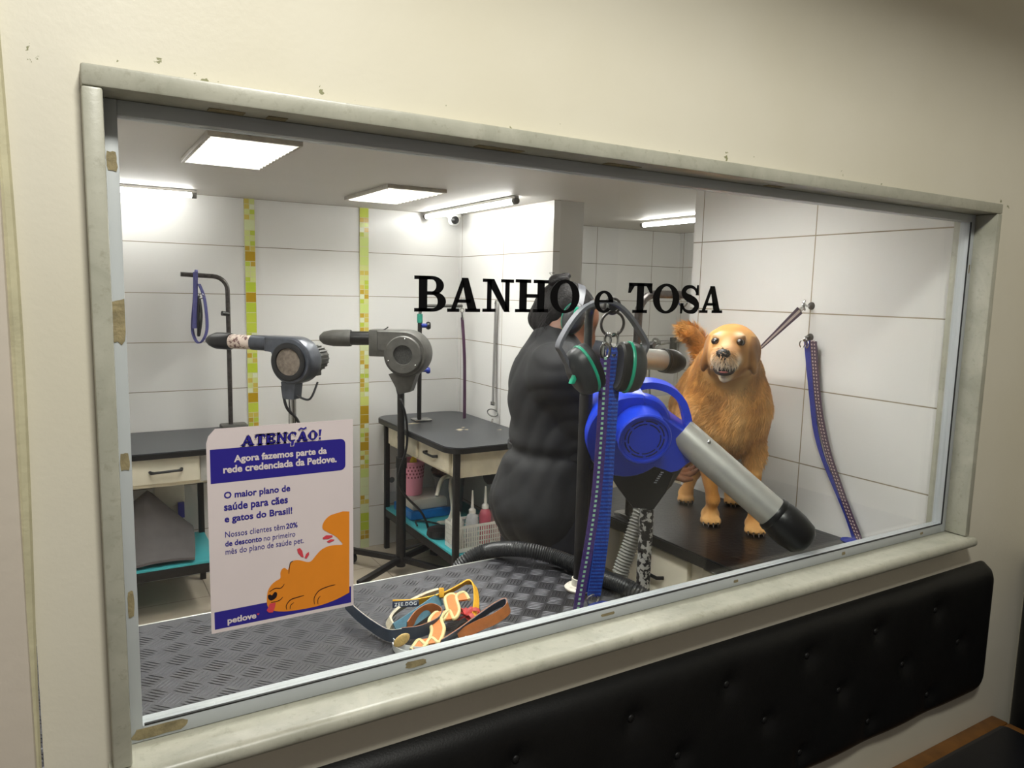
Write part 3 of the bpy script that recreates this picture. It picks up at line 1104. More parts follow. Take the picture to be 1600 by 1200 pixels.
# heading in heavy slab capitals with a pale outline where it overlaps the banner
heads = [('A', 247, 318), ('T', 318, 372), ('E', 372, 424), ('N', 424, 486), ('C', 484, 530), ('A', 528, 590), ('O', 588, 636)]
hm = MB()
ho = MB()
zb = z6(247, 184)[1]
zt = z6(247, 134)[1]
for c, xa, xb in heads:
    yb = 186 - (xa - 247) * 0.078
    a, b = z6(xa, yb), z6(xb - 3, yb - (xb - xa) * 0.078)
    put_glyph(hm, c, a[0], b[0], zb, zt, y4, 0.00012, 0.05)
    for dx in (-0.0011, 0.0011):
        for dz in (-0.0012, 0.0012):
            put_glyph(ho, c, a[0] + dx, b[0] + dx, zb + dz, zt + dz, y3, 0.0001, 0.05)
for mb_, yy, g in ((hm, y4, 0.0), (ho, y3, 0.0008)):
    c0 = z6(506, 160)
    pcx = c0[0]
    mb_.prism([(pcx - 0.002 - g, zb - 0.006 - g), (pcx + 0.002 + g, zb - 0.006 - g), (pcx + 0.003 + g, zb + 0.001), (pcx - 0.001 - g, zb + 0.001)], (0, yy, 0), (1, 0, 0), (0, 0, 1), (0, -1, 0), 0.00011)
    tcx = z6(562, 110)[0]
    for q in stroke([(tcx - 0.0065, zt + 0.0022), (tcx - 0.003, zt + 0.0050), (tcx + 0.001, zt + 0.0034), (tcx + 0.005, zt + 0.0056)], [0.0026 + 2 * g] * 4):
        mb_.prism(q, (0, yy, 0), (1, 0, 0), (0, 0, 1), (0, -1, 0), 0.00011)
    ex = z6(640, 150)[0]
    mb_.prism([(ex + 0.0008 - g, zb + 0.0058), (ex + 0.0032 + g, zb + 0.0058), (ex + 0.0050 + g, zt + 0.001 + g), (ex + 0.0006 - g, zt + 0.001 + g)], (0, yy, 0), (1, 0, 0), (0, 0, 1), (0, -1, 0), 0.00011)
    mb_.prism([(ex + 0.0004 - g, zb - g), (ex + 0.0034 + g, zb - g), (ex + 0.0036 + g, zb + 0.0036 + g), (ex + 0.0006 - g, zb + 0.0036 + g)], (0, yy, 0), (1, 0, 0), (0, 0, 1), (0, -1, 0), 0.00011)
hm.build('heading', M_pblue, po, smooth=False)
ho.build('heading_outline', M_paper, po, smooth=False)
# ------------------------------------------------------------------ materials of the furniture
M_rubber = mat('black_rubber_mat', srgb(58, 60, 64), 0.36, 0, 0.12, 20, 0.3, 120)
M_edge = mat('black_rubber_edge', srgb(20, 20, 21), 0.4, 0, 0.15)
M_cream = mat('cream_laminate', srgb(222, 216, 196), 0.4, 0, 0.05, 6)
M_cream2 = mat('stained_cream_laminate', srgb(214, 206, 184), 0.45, 0, 0.12, 14)
M_steel = mat('black_painted_steel', srgb(30, 28, 27), 0.45, 0.2, 0.3, 50)
M_teal = mat('teal_shelf_board', srgb(66, 168, 176), 0.4, 0, 0.06, 8)
M_chrome = mat('scuffed_chrome', srgb(176, 176, 174), 0.22, 1.0, 0.1, 40)
M_dkchrome = mat('worn_dark_steel_tube', srgb(84, 80, 78), 0.35, 0.8, 0.35, 60)
M_gunm = mat('grey_cast_metal', srgb(74, 78, 86), 0.3, 0.35, 0.18, 30, 0.05)
M_gun2 = mat('dusty_grey_metal', srgb(84, 83, 79), 0.5, 0.25, 0.18, 26, 0.1)
M_dust = mat('dusty_filter', srgb(104, 94, 84), 0.85, 0, 0.3, 60, 0.4)
M_filter = mat('dark_mesh_filter', srgb(56, 56, 54), 0.85, 0, 0.35, 120, 0.6, 200)
M_white2 = mat('white_plastic_pipe', srgb(206, 202, 190), 0.45, 0, 0.06)
M_brownlabel = mat('peeling_label', srgb(206, 190, 178), 0.5, 0, 0.1, 60, col2=srgb(96, 62, 60), thr=(0.5, 0.62))
M_alum = mat('brushed_aluminium', srgb(196, 196, 190), 0.42, 0.7, 0.06, 20)


def table_frame(t, x0, x1, y0, y1, ztop, shelf_z=None, foot=0.0, inset=0.03, leg_to=None):
    """four square legs, and a low shelf with its rails"""
    lz = leg_to if leg_to else ztop
    for (x, y) in ((x0 + inset, y0 + inset), (x1 - inset, y0 + inset), (x0 + inset, y1 - inset), (x1 - inset, y1 - inset)):
        MB().box(x - 0.014, x + 0.014, y - 0.014, y + 0.014, 0.001, lz, 0.002).build('leg', M_steel, t)
    if shelf_z:
        r = MB()
        a = inset - 0.012
        r.box(x0 + a, x1 - a, y0 + a, y0 + a + 0.02, shelf_z - 0.045, shelf_z, 0.002)
        r.box(x0 + a, x1 - a, y1 - a - 0.02, y1 - a, shelf_z - 0.045, shelf_z, 0.002)
        r.box(x0 + a, x0 + a + 0.02, y0 + a + 0.02, y1 - a - 0.02, shelf_z - 0.045, shelf_z, 0.002)
        r.box(x1 - a - 0.02, x1 - a, y0 + a + 0.02, y1 - a - 0.02, shelf_z - 0.045, shelf_z, 0.002)
        r.build('shelf_rail', M_steel, t)
        MB().box(x0 + a + 0.001, x1 - a - 0.001, y0 + a + 0.001, y1 - a - 0.001, shelf_z + 0.0005, shelf_z + 0.012, 0.001).build('shelf', M_teal, t)


def round_rect(x0, x1, y0, y1, r, n=6):
    out = []
    for cx_, cy_, a in ((x1 - r, y0 + r, -90), (x1 - r, y1 - r, 0), (x0 + r, y1 - r, 90), (x0 + r, y0 + r, 180)):
        out += arc(cx_, cy_, r, r, a, a + 90, n)
    return out


def table_top(t, x0, x1, y0, y1, z, th=0.028, r=0.06, m=None):
    top = MB()
    top.prism(round_rect(x0 + 0.004, x1 - 0.004, y0 + 0.004, y1 - 0.004, r), (0, 0, z - 0.004), (1, 0, 0), (0, 1, 0), (0, 0, 1), 0.004)
    top.build('table_top', m or M_rubber, t)
    MB().prism(round_rect(x0, x1, y0, y1, r), (0, 0, z - th), (1, 0, 0), (0, 1, 0), (0, 0, 1), th - 0.0042).build('edge_band', M_edge, t)


def bow_handle(parent, a, b, out, m=None):
    """drawer pull from a to b standing off along out"""
    a, b, o = Vector(a), Vector(b), Vector(out)
    mb = MB()
    d = (b - a)
    mb.tube([a, a + o * 0.022 + d * 0.03, a + o * 0.026 + d * 0.12, b + o * 0.026 - d * 0.12, b + o * 0.022 - d * 0.03, b], [0.0075, 0.0075, 0.006, 0.006, 0.0075, 0.0075], 10)
    return mb.build('handle', m or M_blk, parent)


# ------------------------------------------------------------------ grooming table at the left
TZ = 0.80
t = thing('grooming_table', (0.25, 3.85, 0), 'black topped grooming table with a cream drawer behind the poster, at far left', 'grooming table', 'grooming tables with drawers')
table_top(t, -0.22, 0.78, 3.56, 4.105, TZ)
table_frame(t, -0.18, 0.585, 3.58, 4.08, TZ - 0.03, 0.245, leg_to=0.77)
MB().box(-0.17, 0.555, 3.612, 4.07, 0.632, 0.770, 0.003).build('drawer_case', M_cream2, t)
dr = MB().box(0.16, 0.492, 3.592, 3.6115, 0.652, 0.768, 0.003).build('drawer', M_cream, t)
bow_handle(dr, (0.285, 3.592, 0.708), (0.415, 3.592, 0.712), (0, -1, 0))
dr = MB().box(-0.16, 0.152, 3.592, 3.6115, 0.652, 0.768, 0.003).build('drawer', M_cream, t)
bow_handle(dr, (-0.07, 3.592, 0.710), (0.06, 3.592, 0.710), (0, -1, 0))
MB().box(0.497, 0.53, 3.607, 3.6115, 0.640, 0.768, 0.001).build('tape_strip', mat('grey_tape', srgb(176, 176, 172), 0.4), t)
fl = MB()
for k in range(6):
    a = 2 * PI * k / 6
    fl.ball((0.538 + 0.009 * math.cos(a), 3.6095, 0.715 + 0.009 * math.sin(a)), (0.009, 0.002, 0.009), 8)
fl.build('flower_sticker', mat('purple_sticker', srgb(120, 50, 110), 0.4, 0, 0.3, 90), t)
# arm of this table
t = thing('lead_stand', (0.70, 3.98, TZ), 'chrome grooming arm with a hook shaped top clamped to the left table', 'grooming arm')
ax, ay = 0.705, 4.0
top = px(345, 432, Y=ay).z
pts = [V(ax, ay, TZ + 0.02), V(ax, ay, top - 0.07)] + [V(ax - 0.07 + 0.07 * math.cos(a), ay, top - 0.07 + 0.07 * math.sin(a)) for a in np.linspace(0.25, PI / 2, 6)] + [V(px(282, 425, Y=ay).x, ay, top + 0.006)]
MB().tube(pts, 0.0115, 12).build('tube_arm', M_dkchrome, t)
MB().obox((ax + 0.015, ay, TZ + 0.016), (1, 0, 0), (0, 1, 0), (0, 0, 1), 0.13, 0.09, 0.028, 0.008).build('clamp', M_gun2, t)
MB().tube([V(ax, ay - 0.02, 1.40), V(ax - 0.035, ay - 0.03, 1.405)], [0.011, 0.013], 10).build('knob', M_blk, t)
# looped lead hanging on that arm
M_bluelead = mat('faded_blue_webbing', srgb(74, 74, 130), 0.7, 0, 0.15, 200, 0.3, 400)
lx = px(308, 430, Y=ay).x
ld = thing('looped_lead', (lx, ay, top), 'faded blue lead hanging in loops from the left chrome arm', 'dog lead')
sx_ = px(300, 500, Y=ay).x
mb = MB()
mb.ribbon(catmull([V(lx - 0.006, ay - 0.016, top - 0.02), V(lx - 0.004, ay - 0.006, top + 0.021), V(lx - 0.004, ay + 0.012, top + 0.014), V(lx - 0.016, ay + 0.004, top - 0.12), V(lx - 0.030, ay - 0.008, top - 0.27), V(lx - 0.002, ay - 0.012, top - 0.335), V(lx + 0.036, ay - 0.012, top - 0.27), V(lx + 0.030, ay - 0.014, top - 0.12), V(lx + 0.006, ay - 0.014, top - 0.04)], 10), V(0.0075, 0.008, 0), 0.003)
mb.ribbon(catmull([V(lx - 0.010, ay - 0.018, top + 0.018), V(lx - 0.014, ay - 0.020, top - 0.12), V(lx - 0.022, ay - 0.022, top - 0.26)], 8), V(0.011, 0.003, 0), 0.003)
mb.build('webbing', M_bluelead, ld)
MB().ribbon(catmull([V(lx + 0.004, ay - 0.016, top - 0.10), V(lx + 0.012, ay - 0.018, top - 0.2), V(lx - 0.004, ay - 0.02, top - 0.30), V(lx - 0.002, ay - 0.02, top - 0.2), V(lx + 0.004, ay - 0.017, top - 0.10)], 8), V(0.006, 0.003, 0), 0.002).build('inner_loop', M_blk, ld)
MB().torus((lx + 0.014, ay - 0.016, top - 0.10), (0, 1, 0.2), 0.012, 0.003, 16, 6).build('clip', M_chrome, ld)
# folded grey mat on the shelf and the drain box on the wall
M_mat = mat('grey_foam_mat', srgb(92, 88, 88), 0.8, 0, 0.12, 12, 0.2, 60)
mb = MB()
gx, gy = 26, 22
for j in range(gy + 1):
    for i in range(gx + 1):
        u_, v_ = i / gx, j / gy
        x = -0.1 + 0.56 * u_ + 0.02 * math.sin(4 * v_)
        y = 3.60 + 0.05 * u_ * 0 + 0.42 * v_
        rid = math.exp(-((v_ - 0.45) / 0.28) ** 2) * max(0, 1 - abs(u_ - 0.66) / 0.55)
        z = 0.262 + 0.30 * rid + 0.10 * math.exp(-((u_ - 0.15) / 0.3) ** 2) * math.exp(-((v_ - 0.5) / 0.3) ** 2) + 0.006 * math.sin(9 * u_ + 5 * v_) + 0.008
        mb.v.append((x, y, z))
n1 = len(mb.v)
mb.v += [(x, y, max(0.2595, z - 0.012)) for x, y, z in mb.v]
for j in range(gy):
    for i in range(gx):
        a = j * (gx + 1) + i
        mb.f += [(a, a + 1, a + gx + 2, a + gx + 1), (n1 + a, n1 + a + gx + 1, n1 + a + gx + 2, n1 + a + 1)]
for i in range(gx):
    for a, b in ((i, i + 1), (gy * (gx + 1) + i + 1, gy * (gx + 1) + i)):
        mb.f.append((a, n1 + a, n1 + b, b))
for j in range(gy):
    for a, b in (((j + 1) * (gx + 1), j * (gx + 1)), (j * (gx + 1) + gx, (j + 1) * (gx + 1) + gx)):
        mb.f.append((a, n1 + a, n1 + b, b))
o = mb.build('foam_mat', M_mat, None, origin=(0.2, 3.8, 0.26))
tag(o, 'crumpled grey foam mat lying on the shelf of the left table', 'mat')
t = thing('drain_box', (0.40, 4.10, 0.4), 'white plastic drain box on the wall under the left table', 'pipe')
MB().box(0.335, 0.475, 4.02, 4.119, 0.42, 0.62, 0.006).build('box', M_white2, t)
MB().tube([V(0.40, 4.06, 0.615), V(0.40, 4.06, 0.70)], 0.03, 14).build('collar', M_steel, t)
MB().box(0.355, 0.455, 4.03, 4.119, 0.265, 0.4195, 0.005).build('pipe_cover', M_white2, t)
MB().box(0.44, 0.47, 4.0, 4.019, 0.36, 0.44, 0.002).build('blue_tab', mat('blue_plastic_tab', srgb(60, 60, 150), 0.4), t)

# ------------------------------------------------------------------ grooming table in the tiled corner
t = thing('grooming_table', (1.8, 3.6, 0), 'black topped grooming table with worn cream drawers in the tiled back corner', 'grooming table', 'grooming tables with drawers')
tx0, tx1, ty0, ty1 = 1.525, 2.072, 3.085, 4.105
table_top(t, tx0, tx1, ty0, ty1, TZ, 0.03, 0.09)
table_frame(t, 1.555, 2.06, 3.105, 4.08, TZ, 0.245, leg_to=0.77)
MB().box(1.592, 2.045, 3.150, 4.02, 0.635, 0.770, 0.002).build('drawer_case', M_cream2, t)
dr = MB().box(1.574, 1.5915, 3.20, 3.555, 0.652, 0.764, 0.003).build('drawer', M_cream2, t)
bow_handle(dr, (1.574, 3.33, 0.712), (1.574, 3.455, 0.712), (-1, 0, 0))
dr = MB().box(1.574, 1.5915, 3.60, 4.00, 0.652, 0.764, 0.003).build('drawer', M_cream2, t)
MB().lathe([(0, 0.016), (0.012, 0.014), (0.013, 0.006), (0.007, 0.0)], (1.574, 3.82, 0.715), (-1, 0, 0), 14).build('knob', M_brownlabel, dr)
M_bare = mat('bare_board', srgb(196, 184, 160), 0.8)
for (x, y, s_) in ((1.64, 3.78, .05), (1.80, 3.52, .03), (1.84, 3.56, .02), (1.99, 3.42, .025), (1.78, 3.49, .018), (1.83, 3.50, .02)):
    MB().prism([(x + s_ * (.6 + .4 * math.sin(9 * k + x * 40)) * math.cos(k * PI / 4), y + .6 * s_ * (.6 + .4 * math.sin(7 * k + y * 30)) * math.sin(k * PI / 4)) for k in range(8)], (0, 0, TZ + 0.0002), (1, 0, 0), (0, 1, 0), (0, 0, 1), 0.0005).build('worn_patch', M_bare, t, smooth=False)
# its arm: post with blue tightening knobs and a short top bar
t = thing('lead_stand', (1.66, 3.86, TZ), 'slim grooming arm with blue knobs standing on the corner table', 'grooming arm')
M_knob = mat('blue_plastic_knob', srgb(30, 50, 140), 0.4)
M_green = mat('green_plastic_clip', srgb(40, 130, 110), 0.45)
gx_, gy_ = px(655, 640, Y=3.86).x, 3.86
MB().tube([V(gx_, gy_, TZ + 0.012), V(gx_, gy_, 1.38)], 0.0125, 12).build('post', M_steel, t)
zt_ = px(700, 478, Y=gy_).z
MB().tube([V(gx_, gy_, 1.36), V(gx_, gy_, zt_ - 0.05)] + [V(gx_ + 0.05 - 0.05 * math.cos(a), gy_, zt_ - 0.05 + 0.05 * math.sin(a)) for a in np.linspace(0.3, PI / 2, 5)] + [V(px(722, 478, Y=gy_).x, gy_, zt_)], 0.009, 12).build('tube_arm', M_gun2, t)
MB().tube([V(gx_, gy_, 1.36), V(gx_, gy_, 1.41)], 0.016, 12).build('collar', M_green, t)
for z, s_ in ((1.345, 1), (1.09, 0.8)):
    kb = MB().tube([V(gx_ + 0.004, gy_ - 0.012, z), V(gx_ + 0.035, gy_ - 0.02, z)], 0.012 * s_, 12).build('knob', M_knob, t)
    MB().lathe([(0, 0), (0.02 * s_, 0), (0.024 * s_, 0.01), (0.02 * s_, 0.02), (0, 0.02)], (gx_ + 0.033, gy_ - 0.02, z), (1, -0.2, 0), 14).build('grip', M_blk if s_ == 1 else M_knob, kb)
MB().obox((gx_ + 0.005, gy_ - 0.02, TZ + 0.008), (1, 0, 0), (0, 1, 0), (0, 0, 1), 0.10, 0.08, 0.014, 0.004).build('clamp', M_chrome, t)
# straps in the corner
M_purple = mat('purple_webbing', srgb(70, 36, 66), 0.7, 0, 0.2, 200, 0.3, 400)
M_greystrap = mat('grey_webbing', srgb(120, 118, 116), 0.7, 0, 0.1, 200, 0.3, 400)
ex = px(722, 480, Y=gy_)
t = thing('strap', ex, 'dark purple strap hanging from the arm of the corner table', 'strap')
MB().torus(ex + V(0, 0, -0.018), (0.3, 1, 0), 0.012, 0.0028, 16, 6).build('ring', M_chrome, t)
MB().tube([ex + V(0, 0, -0.030), ex + V(0.004, 0, -0.075)], [0.006, 0.008], 8).build('snap_hook', M_chrome, t)
b_ = px(726, 640, Y=3.80)
MB().ribbon(catmull([ex + V(0.002, 0, -0.06), (ex + b_) / 2 + V(0.004, -0.006, 0), V(b_.x, b_.y, TZ + 0.004)], 10), V(0.011, 0.004, 0), 0.003).build('webbing', M_purple, t)
wh = px(779, 470, X=2.078)
t = thing('strap', wh, 'grey strap with a chrome buckle hanging from a hook on the corner wall', 'strap')
MB().tube([wh + V(0.002, 0, 0), wh + V(-0.02, 0, 0), wh + V(-0.024, 0, -0.02)], 0.004, 8).build('hook', M_chrome, t)
wb = px(770, 630, X=2.05)
MB().ribbon(catmull([wh + V(-0.018, 0, -0.004), wh * 0.6 + wb * 0.4 + V(-0.004, 0.012, 0), wb], 10), V(0.002, 0.014, 0.0), 0.003).build('webbing', M_greystrap, t)
MB().torus(wb + V(0, 0, -0.055), (1, 0.2, 0), 0.045, 0.004, 20, 6, 0.45).build('buckle_loop', M_chrome, t)
MB().box(wb.x - 0.006, wb.x + 0.006, wb.y - 0.018, wb.y + 0.018, wb.z - 0.012, wb.z + 0.008, 0.002).build('buckle', M_chrome, t)
MB().tube([wb + V(0, 0, -0.09), V(wb.x - 0.005, wb.y - 0.004, TZ + 0.006)], 0.005, 8).build('snap_hook', M_chrome, t)

# things on the teal shelf
SZ = 0.2575


def on_shelf(x, y, Y):
    return px(x, y, Y=Y)


M_pink = mat('pink_plastic', srgb(214, 140, 160), 0.4, 0, 0.04)
M_yel = mat('yellow_plastic', srgb(226, 196, 30), 0.4)
M_tray = mat('bright_blue_plastic', srgb(10, 110, 186), 0.35)
M_clear = mat('milky_clear_plastic', srgb(186, 182, 174), 0.3, 0, 0.05)
M_grey3 = mat('grey_bin_plastic', srgb(108, 112, 116), 0.5)
M_brown = mat('brown_cloth', srgb(92, 66, 56), 0.8, 0, 0.25, 60, 0.4)
t = thing('storage_box', (1.72, 3.84, SZ), 'low clear storage box in a bright blue tray on the teal shelf', 'storage box')
MB().box(1.60, 1.86, 3.72, 3.98, SZ + 0.001, SZ + 0.05, 0.008).build('tray', M_tray, t)
MB().box(1.615, 1.845, 3.735, 3.965, SZ + 0.0505, SZ + 0.115, 0.012).build('lid', M_clear, t)


def bucket(nm, c, r0, r1, h, m, label, cat):
    t = thing(nm, c, label, cat)
    MB().lathe([(0, 0.002), (r0, 0.002), (r1, h), (r1 + 0.006, h), (r1 + 0.006, h - 0.012), (r1 + 0.001, h - 0.014), (r1 - 0.004, h - 0.002), (r0 - 0.004, 0.008), (0, 0.008)], c, (0, 0, 1), 28).build('body', m, t)
    return t


bk = bucket('basket', V(1.665, 3.86, SZ + 0.116), 0.058, 0.072, 0.20, M_pink, 'pink plastic basket standing on the clear storage box', 'basket')
hl = MB()
for k in range(22):
    for j in range(4):
        a = 2 * PI * (k + 0.5 * (j % 2)) / 22
        h = 0.11 + 0.02 * j
        r = 0.058 + 0.014 * h / 0.2 + 0.0006
        hl.obox(V(1.665 + r * math.cos(a), 3.86 + r * math.sin(a), SZ + 0.116 + h), V(math.cos(a), math.sin(a), 0), V(-math.sin(a), math.cos(a), 0), V(0, 0, 1), 0.001, 0.009, 0.010)
hl.build('slots', mat('dark_pink_gap', srgb(128, 70, 84), 0.6), bk, smooth=False)
t = thing('spray_bottle', (1.67, 3.85, SZ + 0.2), 'yellow capped bottle standing inside the pink basket', 'bottle')
MB().lathe([(0, 0.0), (0.026, 0), (0.026, 0.075), (0.012, 0.095), (0.012, 0.10), (0, 0.10)], (1.672, 3.855, SZ + 0.176), (0, 0, 1), 16).build('body', M_clear, t)
cp = MB().lathe([(0, 0.0), (0.024, 0), (0.026, 0.01), (0.016, 0.05), (0.009, 0.055), (0.006, 0.09), (0, 0.09)], (1.672, 3.855, SZ + 0.2765), (0, 0, 1), 16).build('cap', M_yel, t)
t = bucket('bin', V(1.875, 3.80, SZ), 0.075, 0.09, 0.22, M_grey3, 'grey plastic bin full of cloths in the middle of the teal shelf', 'bin')
cl = MB()
random.seed(3)
for k in range(7):
    cl.ball((1.875 + random.uniform(-.05, .05), 3.80 + random.uniform(-.05, .05), SZ + 0.22 + random.uniform(0, .05)), (random.uniform(.03, .06), random.uniform(.03, .05), .03), 12)
o = cl.build('cloth_heap', M_brown, None, origin=(1.875, 3.80, SZ + 0.2))
tag(o, 'brown rags heaped in the grey bin under the drawers', 'rags')
mb = MB().tube(catmull([V(1.85, 3.71, SZ + 0.237), V(1.80, 3.63, SZ + 0.19), V(1.80, 3.60, SZ + 0.08), V(1.775, 3.60, SZ + 0.014), V(1.70, 3.58, SZ + 0.0135)], 8), 0.0125, 10)
mb.tube(catmull([V(1.85, 3.71, SZ + 0.237), V(1.77, 3.68, SZ + 0.23), V(1.72, 3.64, SZ + 0.15)], 8), 0.0125, 10)
o = mb.build('spare_hose', M_white2, None, origin=(1.78, 3.62, SZ))
tag(o, 'off-white hose drooping out of the grey bin onto the teal shelf', 'hose')
t = thing('power_adapter', (1.635, 3.42, SZ), 'round black power adapter with a cord on the teal shelf, beside the white basket', 'power adapter')
MB().lathe([(0, 0.001), (0.062, 0.001), (0.07, 0.012), (0.066, 0.04), (0.04, 0.05), (0, 0.05)], (1.635, 3.42, SZ), (0, 0, 1), 24).build('body', M_blk, t)
MB().tube(catmull([V(1.65, 3.48, SZ + 0.03), V(1.70, 3.58, SZ + 0.012), V(1.62, 3.68, SZ + 0.012), V(1.585, 3.60, SZ + 0.012)], 8), 0.005, 8).build('cord', M_blk, t)
t = thing('hair_dryer', (1.98, 3.40, SZ), 'black hand dryer standing upright behind the white basket', 'hair dryer')
MB().tube(catmull([V(1.985, 3.42, SZ + 0.002), V(1.985, 3.42, SZ + 0.2), V(1.98, 3.40, SZ + 0.29)], 6), [0.03] * 6 + [0.034] * 4 + [0.048] * 3, 16).build('handle', M_blk, t)
MB().tube([V(1.90, 3.38, SZ + 0.30), V(2.04, 3.42, SZ + 0.30)], [0.042, 0.05], 18).build('barrel', M_blk, t)
# white basket with squeeze bottles
t = thing('basket', (1.82, 3.25, SZ), 'white slotted basket holding squeeze bottles at the front of the shelf', 'basket')
M_wbask = mat('white_translucent_plastic', srgb(214, 214, 208), 0.4, 0, 0.03)
bx0, bx1, by0, by1, bh = 1.60, 2.02, 3.14, 3.285, 0.135
mb = MB()
mb.box(bx0, bx1, by0, by1, SZ + 0.001, SZ + 0.006)
for (a0, a1, b0, b1) in ((bx0, bx1, by0, by0 + 0.004), (bx0, bx1, by1 - 0.004, by1), (bx0, bx0 + 0.004, by0, by1), (bx1 - 0.004, bx1, by0, by1)):
    mb.box(a0, a1, b0, b1, SZ + bh - 0.014, SZ + bh, 0.001)
    mb.box(a0, a1, b0, b1, SZ + 0.006, SZ + 0.022)
    n = int(max(a1 - a0, b1 - b0) / 0.013)
    for k in range(n + 1):
        if a1 - a0 > b1 - b0:
            x = a0 + (a1 - a0 - 0.005) * k / n
            mb.box(x, x + 0.005, b0, b1, SZ + 0.022, SZ + bh - 0.014)
        else:
            y = b0 + (b1 - b0 - 0.005) * k / n
            mb.box(a0, a1, y, y + 0.005, SZ + 0.022, SZ + bh - 0.014)
    for z in (0.045, 0.07, 0.095):
        mb.box(a0, a1, b0, b1, SZ + z, SZ + z + 0.004)
mb.build('body', M_wbask, t, smooth=False)
M_bt = [mat('clear_bottle', srgb(196, 200, 204), 0.25), mat('pink_lotion_bottle', srgb(196, 96, 112), 0.3), mat('dusty_rose_bottle', srgb(188, 150, 150), 0.3), mat('white_bottle', srgb(220, 218, 210), 0.3)]
lbl = ['clear squeeze bottle with a long white nozzle, first in the white basket', 'clear squeeze bottle with bluish liquid, second in the white basket', 'squeeze bottle of pink lotion in the white basket', 'pale rose squeeze bottle nearest the groomer in the white basket', 'short white squeeze bottle at the groomer end of the white basket']
for k, (x, y, mi) in enumerate(((1.635, 3.22, 3), (1.71, 3.20, 0), (1.79, 3.21, 1), (1.87, 3.23, 2), (1.95, 3.21, 3))):
    b = thing('squeeze_bottle', (x, y, SZ + 0.007), lbl[k], 'bottle', 'squeeze bottles in the white basket')
    hh = (0.16, 0.17, 0.18, 0.2, 0.17)[k]
    r = 0.031
    MB().lathe([(0, 0), (r, 0), (r, hh - 0.03), (r * 0.8, hh - 0.01), (0.014, hh), (0, hh)], (x, y, SZ + 0.0065), (0, 0, 1), 18).build('body', M_bt[mi], b)
    nz = MB().lathe([(0, 0), (0.018, 0), (0.018, 0.016), (0.008, 0.026), (0.004, 0.045 + 0.07 * (k != 3)), (0, 0.045 + 0.07 * (k != 3))], (x, y, SZ + 0.007 + hh), (0, 0, 1), 14).build('nozzle', M_cam, b)
# power socket on the back wall
so = px(604, 757, Y=4.12)
t = thing('power_socket', so, 'white power socket low on the back wall behind the corner table', 'socket')
MB().box(1.585, 1.685, 4.108, 4.1195, 0.325, 0.465, 0.006).build('cover_plate', M_cam, t)
MB().lathe([(0.0, 0.0005), (0.016, 0.0005), (0.018, 0.0), ], (1.64, 4.108, 0.40), (0, -1, 0), 16).build('outlet', M_grey3, t)


# ------------------------------------------------------------------ stand dryers
def scroll(mb, c, ax_, up, R, wdt, throat, out):
    """snail-shaped fan housing around axis ax_; the throat leaves along out at the top"""
    c, ax_, out = Vector(c), Vector(ax_).normalized(), Vector(out).normalized()
    u = out
    v = ax_.cross(u)
    if v.dot(Vector(up)) < 0:
        v = -v
    pts = []
    n = 44
    for k in range(n + 1):
        a = PI / 2 - 2 * PI * k / n * 0.86
        r = R * (1.06 - 0.22 * k / n)
        pts.append((r * math.cos(a), r * math.sin(a)))
    top = R * 1.06
    pts.append((R * 0.98, top - throat * 2.0))
    pts = [(throat + R * 1.28, top)] [:0] + pts
    # throat: at +u side
    end = [(R * 1.25, top - throat * 1.9), (R * 1.25, top)]
    poly = [(R * 1.25, top)] + [(0, top)]
    poly = []
    for k in range(n + 1):
        a = PI / 2 + 2 * PI * k / n * 0.80
        r = R * (1.06 - 0.10 * k / n)
        poly.append((r * math.cos(a), r * math.sin(a)))
    poly += [(R * 0.97, top - throat * 2.1), (R * 1.3, top - throat * 2.0), (R * 1.3, top)]
    b = 0.12 * wdt
    layers = [(-wdt / 2, 0.93), (-wdt / 2 + b * 0.4, 0.975), (-wdt / 2 + b, 1.0), (wdt / 2 - b, 1.0), (wdt / 2 - b * 0.4, 0.975), (wdt / 2, 0.93)]
    base = len(mb.v)
    m = len(poly)
    for h, s_ in layers:
        for a, q in poly:
            mb.v.append(tuple(c + u * a * s_ + v * q * s_ + ax_ * h))
    for i in range(len(layers) - 1):
        for k in range(m):
            k2 = (k + 1) % m
            mb.f.append((base + i * m + k, base + i * m + k2, base + (i + 1) * m + k2, base + (i + 1) * m + k))
    mb.f.append(tuple(base + k for k in reversed(range(m))))
    mb.f.append(tuple(base + (len(layers) - 1) * m + k for k in range(m)))
    return u, v, top


